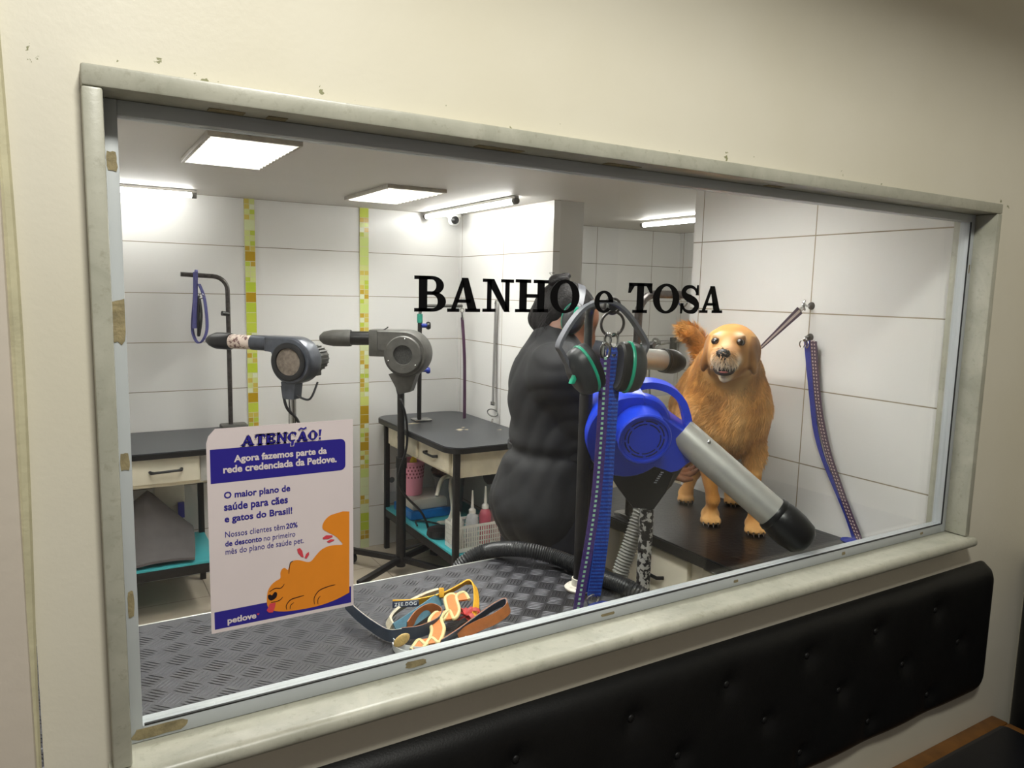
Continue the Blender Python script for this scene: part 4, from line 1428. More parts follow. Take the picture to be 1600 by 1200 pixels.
# first dryer, beside the poster
def dryer_one():
    Y = 3.20
    c = px(462, 564, Y=Y)
    a = px(330, 532, Y=Y)
    e = px(430, 540, Y=Y)
    out = V(-0.985, -0.10, 0.0).normalized()
    face = V(-0.35, -1.0, 0.0)
    face = (face - out * face.dot(out)).normalized()
    face = V(out.y, -out.x, 0) if V(out.y, -out.x, 0).y < 0 else V(-out.y, out.x, 0)
    # swing the whole head a little so that its motor shows on the right
    th = math.radians(-48)
    rz = Matrix.Rotation(th, 3, 'Z')
    out, face = rz @ V(-1, 0, 0), rz @ V(0, -1, 0)
    t = thing('stand_dryer', (c.x - 0.02, Y, 0), 'glossy grey stand dryer with a peeling label on its tube, just above the poster', 'stand dryer', 'stand dryers on posts')
    mb = MB()
    u, v, top = scroll(mb, c, face, (0, 0, 1), 0.098, 0.10, 0.03, out)
    mb.prism([(-0.035, -0.09), (0.035, -0.09), (0.026, -0.165), (-0.026, -0.165)], c + out * 0.02 - face * 0.03, out, V(0, 0, 1), face, 0.06)
    mb.build('fan_housing', M_gunm, t)
    fc = c + face * 0.0508
    MB().lathe([(0.058, 0.001), (0.080, 0.0), (0.082, 0.010), (0.074, 0.014), (0.060, 0.012), (0.058, 0.004)], fc - face * 0.001, face, 36).build('intake_ring', M_blk, t)
    MB().lathe([(0, 0.006), (0.058, 0.005), (0.058, 0.001)], fc - face * 0.001, face, 36).build('intake_filter', M_dust, t)
    mo = MB()
    mo.lathe([(0, 0.145), (0.042, 0.145), (0.052, 0.135), (0.052, 0.0)], c - face * 0.049, -face, 40)
    for k in range(20):
        q = 2 * PI * k / 20
        r = frame_of(face)
        d = r[0] * math.cos(q) + r[1] * math.sin(q)
        mo.obox(c - face * 0.125 + d * 0.054, face, d, face.cross(d), 0.105, 0.010, 0.005)
    mo.obox(c - face * 0.13 + V(0, 0, -0.062), face, out, V(0, 0, 1), 0.07, 0.05, 0.03, 0.003)
    mo.build('motor', M_gun2, t)
    ts = c + out * 0.125 + V(0, 0, 0.071)
    MB().tube([ts - out * 0.02, ts + out * 0.09], [0.034, 0.033], 20).build('tube_collar', M_gunm, t)
    tp = MB().tube([ts + out * 0.085, ts + out * 0.205], 0.0315, 22).build('air_tube', M_brownlabel, t)
    nz = MB().tube([ts + out * 0.20, ts + out * 0.215, ts + out * 0.28, ts + out * 0.310, ts + out * 0.33], [0.036, 0.038, 0.037, 0.026, 0.012], 12).build('nozzle', M_blk, t)
    MB().tube([V(c.x - 0.018, Y, 0.06), c + out * 0.02 + V(0, 0, -0.15)], 0.0165, 16).build('post', M_chrome, t)
    k = c + out * 0.075 + V(0, -0.02, -0.11)
    MB().tube(catmull([k, k + V(0.01, -0.03, -0.09), k + V(0.065, -0.035, -0.18), k + V(0.06, -0.03, -0.4), k + V(0.05, -0.02, -0.9)], 8), 0.0065, 8).build('cord', M_blk, t)
    MB().tube(catmull([c + V(0.0, -0.01, -0.15), c + V(0.05, -0.03, -0.165), c + V(0.10, 0.02, -0.10)], 8), 0.005, 8).build('motor_cord', M_blk, t)
    star_base(t, V(c.x - 0.018, Y, 0), 0.27, 20, 4)


def star_base(t, p, L, rot, n=4):
    MB().tube([p + V(0, 0, 0.05), p + V(0, 0, 0.20)], 0.026, 14).build('base_collar', M_steel, t)
    for k in range(n):
        a = math.radians(rot + 360 / n * k)
        d = V(math.cos(a), math.sin(a), 0)
        lg = MB().bar(p + V(0, 0, 0.09) + d * 0.01, p + V(0, 0, 0.075) + d * L, 0.03, 0.03, 0.004).build('base_leg', M_steel, t)
        cm = MB()
        q = p + d * (L - 0.02)
        cm.tube([q + V(0, 0, 0.065), q + V(0, 0, 0.05)], 0.012, 10)
        s_ = V(-d.y, d.x, 0)
        cm.tube([q + V(0, 0, 0.030) - s_ * 0.015, q + V(0, 0, 0.030) + s_ * 0.015], 0.0295, 18)
        cm.build('caster', M_blk, lg)


dryer_one()


def dryer_two():
    Y = 3.62
    c = px(637, 553, Y=Y)
    rz = Matrix.Rotation(math.radians(-41), 3, 'Z')
    out, face = rz @ V(-1, 0, 0.0), rz @ V(0, -1, 0)
    px0 = px(627, 700, Y=Y).x
    t = thing('stand_dryer', (px0, Y, 0), 'dusty matt grey stand dryer on a black wheeled post in front of the corner table', 'stand dryer', 'stand dryers on posts')
    mb = MB()
    scroll(mb, c, face, (0, 0, 1), 0.118, 0.13, 0.05, out)
    mb.obox(c + out * 0.135 + V(0, 0, 0.055), out, face, V(0, 0, 1), 0.12, 0.12, 0.14, 0.006)
    mb.prism([(-0.075, -0.10), (0.09, -0.085), (0.045, -0.20), (-0.015, -0.21)], c - face * 0.035 + V(-0.02, 0, 0), V(1, 0, 0), V(0, 0, 1), face, 0.07)
    mb.build('fan_housing', M_gun2, t)
    fc = c + face * 0.066
    MB().lathe([(0.05, 0.001), (0.098, 0.0), (0.100, 0.012), (0.094, 0.018), (0.052, 0.018), (0.05, 0.010)], fc - face * 0.001, face, 40).build('intake_ring', M_gun2, t)
    MB().lathe([(0, 0.008), (0.05, 0.007), (0.05, 0.001)], fc - face * 0.001, face, 36).build('intake_filter', M_filter, t)
    sc_ = MB()
    r0, r1 = frame_of(face)
    for k in range(3):
        q = 2 * PI * k / 3 + 0.4
        sc_.ball(fc + face * 0.016 + (r0 * math.cos(q) + r1 * math.sin(q)) * 0.085, 0.005, 8)
    sc_.build('screws', M_chrome, t)
    mo = MB()
    mo.lathe([(0, 0.10), (0.048, 0.10), (0.056, 0.09), (0.056, 0.0)], c - face * 0.06, -face, 30)
    mo.build('motor', M_gun2, t)
    ts = c + out * 0.15 + V(0, 0, 0.078)
    tip = px(500, 528, Y=Y + 0.26)
    dd = (tip - ts).normalized()
    L = (tip - ts).length
    MB().tube([ts, ts + dd * (L - 0.16)], 0.0365, 22).build('air_tube', M_blk, t)
    MB().tube([ts + dd * (L - 0.165), ts + dd * (L - 0.15), ts + dd * (L - 0.07), ts + dd * (L - 0.02), ts + dd * L], [0.044, 0.045, 0.044, 0.034, 0.016], 20).build('nozzle', M_gun2, t)
    MB().tube(catmull([ts + out * 0.02 + V(-0.02, 0, 0.02), ts + V(0.0, -0.04, 0.045), ts + V(0.03, -0.03, 0.06)], 5), 0.0035, 6).build('wire_tie', M_blk, t)
    pt = c + V(-0.03, 0, -0.19)
    MB().tube([V(px0, Y, 0.06), V(px0, Y, 0.62)], 0.026, 16).build('post_sleeve', M_steel, t)
    MB().tube([V(px0, Y, 0.60), V(px0 - 0.004, Y, pt.z)], 0.019, 16).build('post', M_steel, t)
    MB().tube([V(px0, Y, 0.60), V(px0, Y, 0.655)], 0.030, 14).build('clamp_collar', M_blk, t)
    k = c + out * 0.085 + V(0, -0.03, -0.12)
    MB().tube(catmull([k, k + V(0.02, -0.01, -0.10), V(px0 - 0.012, Y - 0.03, 0.96), V(px0 + 0.016, Y - 0.03, 0.86), V(px0 + 0.018, Y - 0.03, 0.72), V(px0 - 0.02, Y - 0.036, 0.60), V(px0 - 0.028, Y - 0.03, 0.52), V(px0 + 0.02, Y - 0.03, 0.44), V(px0 + 0.11, Y - 0.05, 0.33), V(px0 + 0.13, Y - 0.06, 0.2), V(px0 + 0.02, Y + 0.02, 0.13)], 8), 0.0065, 8).build('cord', M_blk, t)
    star_base(t, V(px0, Y, 0), 0.36, 20 + 12, 4)


dryer_two()
# ------------------------------------------------------------------ plate topped table under the window
M_plate = mat('dark_checker_plate', srgb(66, 66, 70), 0.42, 0.7, 0.10, 14, 0.08, 200)
FT0, FT1, FTY0, FTY1 = -0.335, 1.195, 1.150, 1.745
t = thing('work_table', (0.4, 1.45, 0), 'low work table with a dark checker plate top right behind the window', 'table')
mb = MB()
mb.box(FT0 + 0.006, FT1 - 0.006, FTY0, FTY1 - 0.006, TZ - 0.006, TZ)
cell = 0.042
cs, sn = math.cos(PI / 4), math.sin(PI / 4)
for i in range(-40, 41):
    for j in range(-40, 41):
        for k in range(5):
            a_, b_ = (i + 0.5) * cell, (j + 0.5) * cell
            off = (k - 2) * cell * 0.2
            if (i + j) % 2:
                dx, dy = (1, 0)
                b_ += off
            else:
                dx, dy = (0, 1)
                a_ += off
            x, y = a_ * cs - b_ * sn + 0.4, a_ * sn + b_ * cs + 1.45
            if not (FT0 + 0.03 < x < FT1 - 0.03 and FTY0 + 0.02 < y < FTY1 - 0.03) or y < 1.24:
                continue
            d = V(dx * cs - dy * sn, dx * sn + dy * cs, 0)
            n_ = V(-d.y, d.x, 0)
            L_, W_, H_ = cell * 0.47, 0.0019, 0.0010
            c = V(x, y, TZ)
            mb.add([c - d * L_, c - d * L_ * 0.4 - n_ * W_, c + d * L_ * 0.4 - n_ * W_, c + d * L_, c + d * L_ * 0.4 + n_ * W_, c - d * L_ * 0.4 + n_ * W_,
                    c - d * L_ * 0.5 + V(0, 0, H_), c + d * L_ * 0.5 + V(0, 0, H_)],
                   [(0, 1, 6), (1, 2, 7, 6), (2, 3, 7), (3, 4, 7), (4, 5, 6, 7), (5, 0, 6)])
mb.build('plate_top', M_plate, t)
ed = MB()
ed.box(FT0, FT1, FTY1 - 0.0058, FTY1, TZ - 0.035, TZ + 0.0003, 0.001)
ed.box(FT1 - 0.0058, FT1, FTY0, FTY1 - 0.006, TZ - 0.035, TZ + 0.0012, 0.001)
ed.build('metal_edging', M_alum, t)
MB().box(FT0 + 0.01, FT1 - 0.008, FTY0 + 0.004, FTY1 - 0.010, TZ - 0.034, TZ - 0.0065).build('board', M_steel, t)
for (x, y) in ((FT0 + 0.05, FTY0 + 0.05), (FT1 - 0.05, FTY0 + 0.05), (FT0 + 0.05, FTY1 - 0.05), (FT1 - 0.05, FTY1 - 0.05)):
    MB().box(x - 0.015, x + 0.015, y - 0.015, y + 0.015, 0.001, TZ - 0.034, 0.002).build('leg', M_steel, t)


def tp(x, y, h=0.0):
    return px(x, y, Z=TZ + h)


# ------------------------------------------------------------------ collars and harness pieces on the plate
M_nleather = mat('navy_leather', srgb(58, 70, 88), 0.5, 0, 0.12, 40, 0.15, 160)
M_tan = mat('tan_leather', srgb(172, 104, 52), 0.6, 0, 0.15, 50, 0.2, 120)
M_yellow = mat('mustard_webbing', srgb(222, 166, 36), 0.65, 0, 0.08, 90, 0.2, 400)
M_creamw = mat('cream_piping', srgb(204, 192, 138), 0.55, 0, 0.05, 90)
M_orange = mat('orange_webbing', srgb(198, 116, 52), 0.65, 0, 0.1, 90)
M_bluegrey = mat('blue_grey_webbing', srgb(92, 134, 152), 0.65, 0, 0.1, 90)
M_beige = mat('beige_webbing', srgb(190, 182, 160), 0.7, 0, 0.1, 90)
M_red = mat('red_ribbon', srgb(170, 50, 48), 0.6, 0, 0.2, 60)
M_wstrap = mat('white_flat_strap', srgb(214, 218, 220), 0.4, 0, 0.04)
M_dknavy = mat('navy_enamel', srgb(34, 44, 66), 0.35)


def strip(t, nm, pts, half, m, back=None, th=0.0025, tilt=None):
    """strap standing on edge along table pixels (x, y, height of its middle)"""
    P = catmull([tp(x, y, 0) + V(0, 0, h) for x, y, h in pts], 8)
    wv = []
    for i, p in enumerate(P):
        d = P[min(i + 1, len(P) - 1)] - P[max(i - 1, 0)]
        d.normalize()
        s = V(0, 0, 1) - d * d.z
        if tilt:
            q = tilt if isinstance(tilt, (int, float)) else tilt[0] + (tilt[1] - tilt[0]) * i / (len(P) - 1)
            side = d.cross(V(0, 0, 1)).normalized()
            s = s * math.cos(q) + side * math.sin(q)
        wv.append(tuple(s.normalized() * half))
    if back is None:
        return MB().ribbon(P, wv, th).build(nm, m, t)
    front = [p + Vector(w).normalized().cross((P[min(i + 1, len(P) - 1)] - P[max(i - 1, 0)]).normalized()) * 0.0013 for i, (p, w) in enumerate(zip(P, wv))]
    o = MB().ribbon(P, wv, 0.0018).build(nm, m, t)
    MB().ribbon(front, wv, 0.0016).build('lining', back, t)
    return o


c1 = thing('dog_collar', tp(610, 985), 'navy leather collar with a tan buckle, curling from under the poster', 'dog collar', 'loose collars and harness straps on the plate table')
strip(c1, 'strap', [(540, 962, .030), (556, 975, .024), (580, 990, .018), (606, 1003, .015), (628, 1003, .016)], 0.0135, M_nleather, M_beige)
strip(c1, 'loop', [(628, 1002, .017), (655, 1001, .020), (684, 990, .024), (690, 976, .026), (672, 968, .026), (650, 978, .024), (636, 994, .020)], 0.0135, M_nleather, M_tan)
bc = tp(627, 1000, .022)
MB().ball(bc + V(-0.004, -0.012, 0.006), (0.019, 0.004, 0.012), 16, (V(0.85, -0.1, 0.5).normalized(), V(-0.2, -0.9, 0.2).normalized(), V(-0.5, 0.1, 0.85).normalized())).build('buckle', mat('tan_cast_buckle', srgb(206, 176, 112), 0.5, 0, 0.15, 120, 0.4, 200), c1)
c2 = thing('dog_collar', tp(745, 985), 'navy collar with orange leather lining, folded in a loop nearest the sill', 'dog collar', 'loose collars and harness straps on the plate table')
strip(c2, 'strap', [(688, 1018, .016), (712, 1005, .020), (740, 988, .026), (770, 970, .032), (789, 963, .034), (792, 972, .031), (772, 984, .026), (745, 992, .02), (715, 1004, .014)], 0.012, M_nleather, M_tan, tilt=0.35)
c3 = thing('dog_collar', tp(660, 955), 'mustard yellow collar with a navy lettered plate on top of the strap pile', 'dog collar', 'loose collars and harness straps on the plate table')
strip(c3, 'strap', [(614, 962, .030), (652, 962, .034), (690, 956, .040), (715, 946, .046), (730, 940, .050), (741, 944, .046), (744, 962, .034), (741, 978, .020)], 0.0085, M_yellow, None, 0.003, (0.2, 0.8))
a_, b_ = tp(614, 945, .032), tp(654, 942, .036)
dv = (b_ - a_).normalized()
fc_ = V(-0.35, -0.85, 0.4)
fc_ = (fc_ - dv * fc_.dot(dv)).normalized()
upv = fc_.cross(dv) * -1
if upv.z < 0:
    upv = -upv
mid = (a_ + b_) / 2 + fc_ * 0.005
pl = MB().obox(mid, dv, upv, fc_, (b_ - a_).length * 1.04, 0.0145, 0.003, 0.0012).build('name_plate', M_dknavy, c3)
cu = bpy.data.curves.new('type', 'FONT')
cu.body = 'ZEE.DOG'
cu.offset = 0.015
cu.space_character = 1.25
o = bpy.data.objects.new('type', cu)
COL.objects.link(o)
me = bpy.data.meshes.new_from_object(o.evaluated_get(bpy.context.evaluated_depsgraph_get()))
aa = np.array([v.co[:] for v in me.vertices])
ff = [list(p.vertices) for p in me.polygons]
bpy.data.objects.remove(o)
bpy.data.meshes.remove(me)
lo, hi = aa.min(0), aa.max(0)
Lw = (b_ - a_).length * 0.86
link_mesh('plate_text', [mid + fc_ * 0.0017 + dv * ((q[0] - (lo[0] + hi[0]) / 2) / (hi[0] - lo[0]) * Lw) + upv * ((q[1] - hi[1] / 2) / hi[1] * 0.0075) for q in aa], ff, M_wstrap, pl, smooth=False)
cl = tp(690, 926, .05)
MB().obox(cl, dv, upv, fc_, 0.012, 0.022, 0.008, 0.002).build('slider', M_yellow, c3)
c4 = thing('dog_collar', tp(640, 978), 'blue-grey harness strap with beige edges looping below the mustard collar', 'harness', 'loose collars and harness straps on the plate table')
strip(c4, 'strap', [(612, 988, .012), (608, 978, .016), (625, 966, .024), (660, 952, .032), (684, 946, .036)], 0.009, M_beige, None, 0.006, 0.5)
strip(c4, 'webbing', [(618, 992, .012), (640, 982, .018), (664, 970, .026), (688, 957, .034)], 0.015, M_bluegrey, None, 0.004, -0.45)
c5 = thing('harness_strap', tp(690, 985), 'zigzag cream and orange harness strap in the middle of the strap pile', 'harness', 'loose collars and harness straps on the plate table')
zz = [(652, 1018, .006), (664, 1010, .016), (676, 1014, .012), (684, 1000, .022), (680, 988, .030), (692, 978, .034), (700, 986, .026), (708, 978, .034), (704, 962, .044), (716, 958, .048), (724, 964, .040)]
P = catmull([tp(x, y, 0) + V(0, 0, h) for x, y, h in zz], 6)
sidew = V(0.9, -0.35, 0.1).normalized() * 0.0125
MB().ribbon(P, sidew, 0.004).build('webbing', M_orange, c5)
for s_ in (-1, 1):
    MB().tube([p + sidew * s_ * 1.05 for p in P], 0.0042, 8).build('piping', M_creamw, c5)
c6 = thing('dog_collar', tp(665, 1015), 'plain white strap curled flat at the bottom of the pile, nearest the sill', 'dog collar', 'loose collars and harness straps on the plate table')
for k, dy in enumerate((0, 9)):
    P = catmull([tp(x, y + dy, .004 + .0045 * k) for x, y in ((614, 1000), (624, 1010), (655, 1016), (690, 1012), (722, 1004), (730, 996))], 8)
    MB().ribbon(P, V(0, 0.003, 0.0065), 0.0022).build('strap', M_wstrap, c6)
for k, (x, y, h, lb) in enumerate(((728, 962, .018, 'crumpled red ribbon bow under the end of the mustard collar'), (768, 996, .010, 'crumpled red ribbon beside the orange lined collar'))):
    mb = MB()
    random.seed(k + 4)
    c = tp(x, y, h)
    for q in range(7):
        a = random.uniform(0, 2 * PI)
        d = V(math.cos(a), math.sin(a) * 0.8, random.uniform(-.1, .35)).normalized()
        P = catmull([c, c + d * 0.018 + V(0, 0, 0.010), c + d * 0.032 + V(0, 0, 0.002), c + d * 0.026 - V(0, 0, 0.004), c], 5)
        mb.ribbon(P, V(-d.y, d.x, 0.4).normalized() * 0.005, 0.0012)
    o = mb.build('red_ribbon', M_red, None, origin=c - V(0, 0, h))
    tag(o, lb, 'ribbon', 'red ribbons on the plate table')


# ------------------------------------------------------------------ hoses
def corrugated(path, r, pitch, amp, n=16):
    P = catmull(path, 14)
    # resample evenly
    L = [0]
    for a, b in zip(P, P[1:]):
        L.append(L[-1] + (b - a).length)
    step = pitch / 4
    m = int(L[-1] / step)
    out, rs = [], []
    j = 0
    for k in range(m + 1):
        s = k * step
        while j < len(L) - 2 and L[j + 1] < s:
            j += 1
        q = (s - L[j]) / max(1e-9, L[j + 1] - L[j])
        out.append(P[j].lerp(P[j + 1], min(1, max(0, q))))
        rs.append(r + amp * (1, 0, -1, 0)[k % 4])
    return MB().tube(out, rs, n)


M_hose = mat('black_corrugated_hose', srgb(34, 35, 36), 0.4, 0, 0.1)
M_ghose = mat('grey_corrugated_hose', srgb(128, 128, 122), 0.38, 0.2, 0.1)
hp = [px(700, 940, Y=1.84), px(709, 903, Y=1.825), px(726, 878, Y=1.81), px(760, 861, Y=1.785), px(812, 858, Z=.845), px(872, 872, Z=.832), px(934, 899, Z=.824), px(992, 924, Z=.823), V(1.245, 1.275, .765)]
o = corrugated(hp, 0.0205, 0.0066, 0.0012, 18).build('vacuum_hose', M_hose, None, origin=(1.0, 1.5, TZ))
tag(o, 'thick black corrugated hose arching across the plate table toward the sill', 'hose')
gh = [px(955, 960, d=2.04), px(968, 900, d=2.04), px(985, 850, d=2.04), px(1001, 803, d=2.05), px(1026, 765, d=2.06)]
t = thing('dryer_hose', px(968, 900, d=2.04), 'grey corrugated hose rising behind the patchy painted post', 'hose')
corrugated(gh, 0.0215, 0.0085, 0.0022, 18).build('hose', M_ghose, t)
MB().tube([px(1020, 770, d=2.06), px(1036, 750, d=2.06), px(1056, 716, d=2.07)], [0.024, 0.028, 0.030], 18).build('cuff', M_gun2, t)

# ------------------------------------------------------------------ blue dryer on its post
M_blue = mat('royal_blue_plastic', srgb(16, 54, 190), 0.32, 0, 0.06, 6)
M_bluedk = mat('dark_blue_slot', srgb(6, 12, 70), 0.5)
M_patch = mat('flaking_paint', srgb(30, 28, 30), 0.5, 0.2, 0.1, 75, 0.2, 90, col2=srgb(176, 174, 170), thr=(0.50, 0.54))


def slab(mb, poly, c, u, v, w, w0, w1, rnd, shrink=0.06):
    c = Vector(c)
    k = 1 if sum(poly[i][0] * poly[(i + 1) % len(poly)][1] - poly[(i + 1) % len(poly)][0] * poly[i][1] for i in range(len(poly))) > 0 else -1
    if k < 0:
        poly = poly[::-1]
    mx_, my_ = sum(p[0] for p in poly) / len(poly), sum(p[1] for p in poly) / len(poly)
    lay = [(w0, 1 - shrink), (w0 + rnd * 0.3, 1 - shrink * 0.45), (w0 + rnd, 1), (w1 - rnd, 1), (w1 - rnd * 0.3, 1 - shrink * 0.45), (w1, 1 - shrink)]
    base = len(mb.v)
    m = len(poly)
    for h, s in lay:
        for a, b in poly:
            mb.v.append(tuple(c + u * (mx_ + (a - mx_) * s) + v * (my_ + (b - my_) * s) + w * h))
    for i in range(len(lay) - 1):
        for q in range(m):
            q2 = (q + 1) % m
            mb.f.append((base + i * m + q, base + i * m + q2, base + (i + 1) * m + q2, base + (i + 1) * m + q))
    mb.f.append(tuple(base + q for q in reversed(range(m))))
    mb.f.append(tuple(base + (len(lay) - 1) * m + q for q in range(m)))
    return mb


BD = 1.86
ps = BD / 1155.0
tc = V(-math.sin(0.705), -math.cos(0.705), 0)
e1 = V(math.cos(0.705), -math.sin(0.705), 0)
face = (tc + e1 * 0.26 - V(0, 0, 1) * 0.28).normalized()
U = (e1 - face * e1.dot(face)).normalized()
W = face.cross(U)
if W.z < 0:
    W = -W
bc = px(979, 673, d=BD)
poly = []
for k in range(26):
    a = math.radians(-52 - (360 - 128) * k / 25)
    r = (68 + 6 * k / 25) * ps
    poly.append((r * math.cos(a), r * math.sin(a)))
poly += [(20 * ps, 61 * ps), (60 * ps, 28 * ps), (117 * ps, -17 * ps), (122 * ps, -24 * ps), (118 * ps, -34 * ps), (82 * ps, -64 * ps), (70 * ps, -66 * ps), (58 * ps, -60 * ps)]
post_p = px(1010, 800, d=BD + 0.085)
pb = V(post_p.x - 0.008, post_p.y, 0)
t = thing('blower_dryer', pb, 'royal blue blower dryer with an aluminium nozzle tube on a flaking painted post', 'blower dryer')
mb = slab(MB(), poly, bc, U, W, face, -0.062, 0.045, 0.016)
mb.build('fan_housing', M_blue, t)
cc = px(1008, 688, d=BD - 0.11) - face * 0.122
cap = MB().lathe([(0.084, 0.030), (0.083, 0.046), (0.078, 0.052), (0.0635, 0.054), (0.0610, 0.105), (0.0645, 0.111), (0.0655, 0.118), (0.0625, 0.122), (0.0575, 0.122), (0.0555, 0.1165), (0.03, 0.1165), (0, 0.1165)], cc, face, 48).build('filter_cap', M_blue, t)
sl_ = MB()
for rad, n, w_, ph in ((0.0455, 8, 0.0034, 0.1), (0.0375, 6, 0.0032, 0.4)):
    for k in range(n):
        a0, a1 = 2 * PI * k / n + ph, 2 * PI * (k + 0.84) / n + ph
        for q in range(8):
            b0, b1 = a0 + (a1 - a0) * q / 8, a0 + (a1 - a0) * (q + 1) / 8
            pts = [cc + face * 0.1169 + (U * math.cos(b) + W * math.sin(b)) * r for b, r in ((b0, rad), (b1, rad), (b1, rad + w_), (b0, rad + w_))]
            sl_.add(pts, [(0, 1, 2, 3)])
sl_.build('vent_slots', M_bluedk, cap, smooth=False)
hb = MB()
hpts = catmull([px(986, 606, d=BD + .01), px(1002, 600, d=BD), px(1020, 599, d=BD), px(1044, 606, d=BD), px(1062, 622, d=BD), px(1070, 641, d=BD), px(1074, 660, d=BD), px(1076, 672, d=BD)], 7)
hb.ribbon(hpts, face * 0.017, 0.018)
hb.build('handle', M_blue, t)
q0, q1 = px(1078, 688, d=BD - .005), px(1210, 804, d=BD - 0.05)
tdv = (q1 - q0).normalized()
tb = MB().tube([q0 - tdv * 0.03, q1 + tdv * 0.01], 0.0395, 32).build('air_tube', M_alum, t)
sw = MB()
tside = tdv.cross(CF).normalized()
if tside.z < 0:
    tside = -tside
for s_, k in ((0.030, 0.028),):
    sw.ball(q0 + tdv * 0.030 + tside * 0.024 - CF * 0.031, 0.006, 10)
sw.build('screw', M_chrome, tb)
MB().lathe([(0.036, -0.008), (0.043, -0.008), (0.046, 0.002), (0.0445, 0.006), (0.046, 0.010), (0.048, 0.024), (0.0475, 0.055), (0.042, 0.086), (0.030, 0.100), (0.022, 0.103), (0.0, 0.085)], q1, tdv, 32).build('nozzle', M_blk, t)
M_brk = mat('black_abs_bracket', srgb(16, 16, 17), 0.5, 0, 0.15)
br = MB()
pt_ = px(1010, 812, d=BD + 0.085)
bt_ = px(1000, 718, d=BD + 0.085)
slab(br, [(-58 * ps, 12 * ps), (54 * ps, 12 * ps), (56 * ps, -18 * ps), (44 * ps, -50 * ps), (26 * ps, -80 * ps), (-8 * ps, -80 * ps), (-34 * ps, -48 * ps), (-56 * ps, -16 * ps)], bt_, e1, V(0, 0, 1), tc, -0.03, 0.022, 0.012)
bk_ = br.build('bracket', M_brk, t)
gr = MB()
for k in range(6):
    gr.obox(px(1024 + 2.1 * k, 754 - 3.2 * k, d=BD + 0.058), e1, V(0, 0, 1), tc, 0.0075, 0.003, 0.003)
gr.build('grip_marks', M_wstrap, bk_, smooth=False)
MB().tube([V(pb.x, pb.y, 0.02), V(pt_.x, pt_.y, pt_.z + 0.03)], 0.0185, 18).build('post', M_patch, t)
MB().lathe([(0, 0.03), (0.06, 0.03), (0.16, 0.012), (0.165, 0.001), (0, 0.001)], pb, (0, 0, 1), 30).build('foot', M_steel, t)

# ------------------------------------------------------------------ grooming table on the right, the dog stands on it
M_wetrub = mat('worn_black_rubber', srgb(26, 26, 28), 0.32, 0, 0.3, 9, 0.3, 60)
DX0, DX1, DY0, DY1 = 1.545, 2.074, 1.160, 2.20
t = thing('grooming_table', (1.81, 1.7, 0), 'black topped grooming table under the golden dog, against the white tiled wall', 'grooming table', 'grooming tables with drawers')
table_top(t, DX0, DX1, DY0, DY1, TZ, 0.034, 0.03, M_wetrub)
MB().box(1.592, 2.05, 1.20, 2.16, 0.40, 0.765, 0.003).build('drawer_case', M_cream, t)
for y0, y1 in ((1.22, 1.50), (1.56, 1.84), (1.88, 2.14)):
    d_ = MB().box(1.572, 1.5915, y0, y1, 0.60, 0.750, 0.004).build('drawer', M_cream, t)
    MB().tube([V(1.572, y0 + 0.10, 0.665), V(1.552, y0 + 0.11, 0.665), V(1.552, y1 - 0.11, 0.665), V(1.572, y1 - 0.10, 0.665)], 0.006, 8).build('handle', M_blk, d_)
    MB().box(1.572, 1.5915, y0, y1, 0.41, 0.592, 0.004).build('drawer', M_cream2, t)
for (x, y) in ((1.62, 1.23), (2.03, 1.23), (1.62, 2.13), (2.03, 2.13)):
    MB().box(x - 0.016, x + 0.016, y - 0.016, y + 0.016, 0.001, 0.3995, 0.002).build('leg', M_steel, t)

# its arm, behind the hanging ear defenders
ax_, ay_ = 1.590, 1.86
t = thing('lead_stand', (ax_, ay_, TZ), 'grey bent tube arm rising from the dog table behind the word TOSA', 'grooming arm')
zt_ = px(1040, 460, Y=ay_).z
xe = px(1068, 462, Y=ay_).x
MB().tube([V(ax_, ay_, TZ + 0.015), V(ax_ + 0.004, ay_, zt_ - 0.065)] + [V(ax_ + 0.072 - 0.068 * math.cos(a), ay_, zt_ - 0.065 + 0.065 * math.sin(a)) for a in np.linspace(0.25, PI / 2, 6)] + [V(xe, ay_, zt_)], 0.0135, 14).build('tube_arm', M_dkchrome, t)
MB().torus(V(xe, ay_, zt_ - 0.024), (0.2, 1, 0), 0.016, 0.0028, 18, 6).build('ring', M_chrome, t)
MB().tube([V(ax_, ay_, 1.345), V(ax_, ay_, 1.385)], 0.019, 14).build('collar', M_green, t)
kz = px(1000, 538, Y=ay_)
MB().tube([V(ax_ + 0.005, ay_ - 0.005, kz.z), V(ax_ + 0.03, ay_ - 0.03, kz.z), ], [0.007, 0.007], 10).tube([V(ax_ + 0.028, ay_ - 0.028, kz.z), V(ax_ + 0.036, ay_ - 0.045, kz.z)], 0.012, 12).build('knob', M_blk, t)
MB().obox((ax_ + 0.01, ay_, TZ + 0.009), (1, 0, 0), (0, 1, 0), (0, 0, 1), 0.07, 0.10, 0.016, 0.004).build('clamp', M_chrome, t)

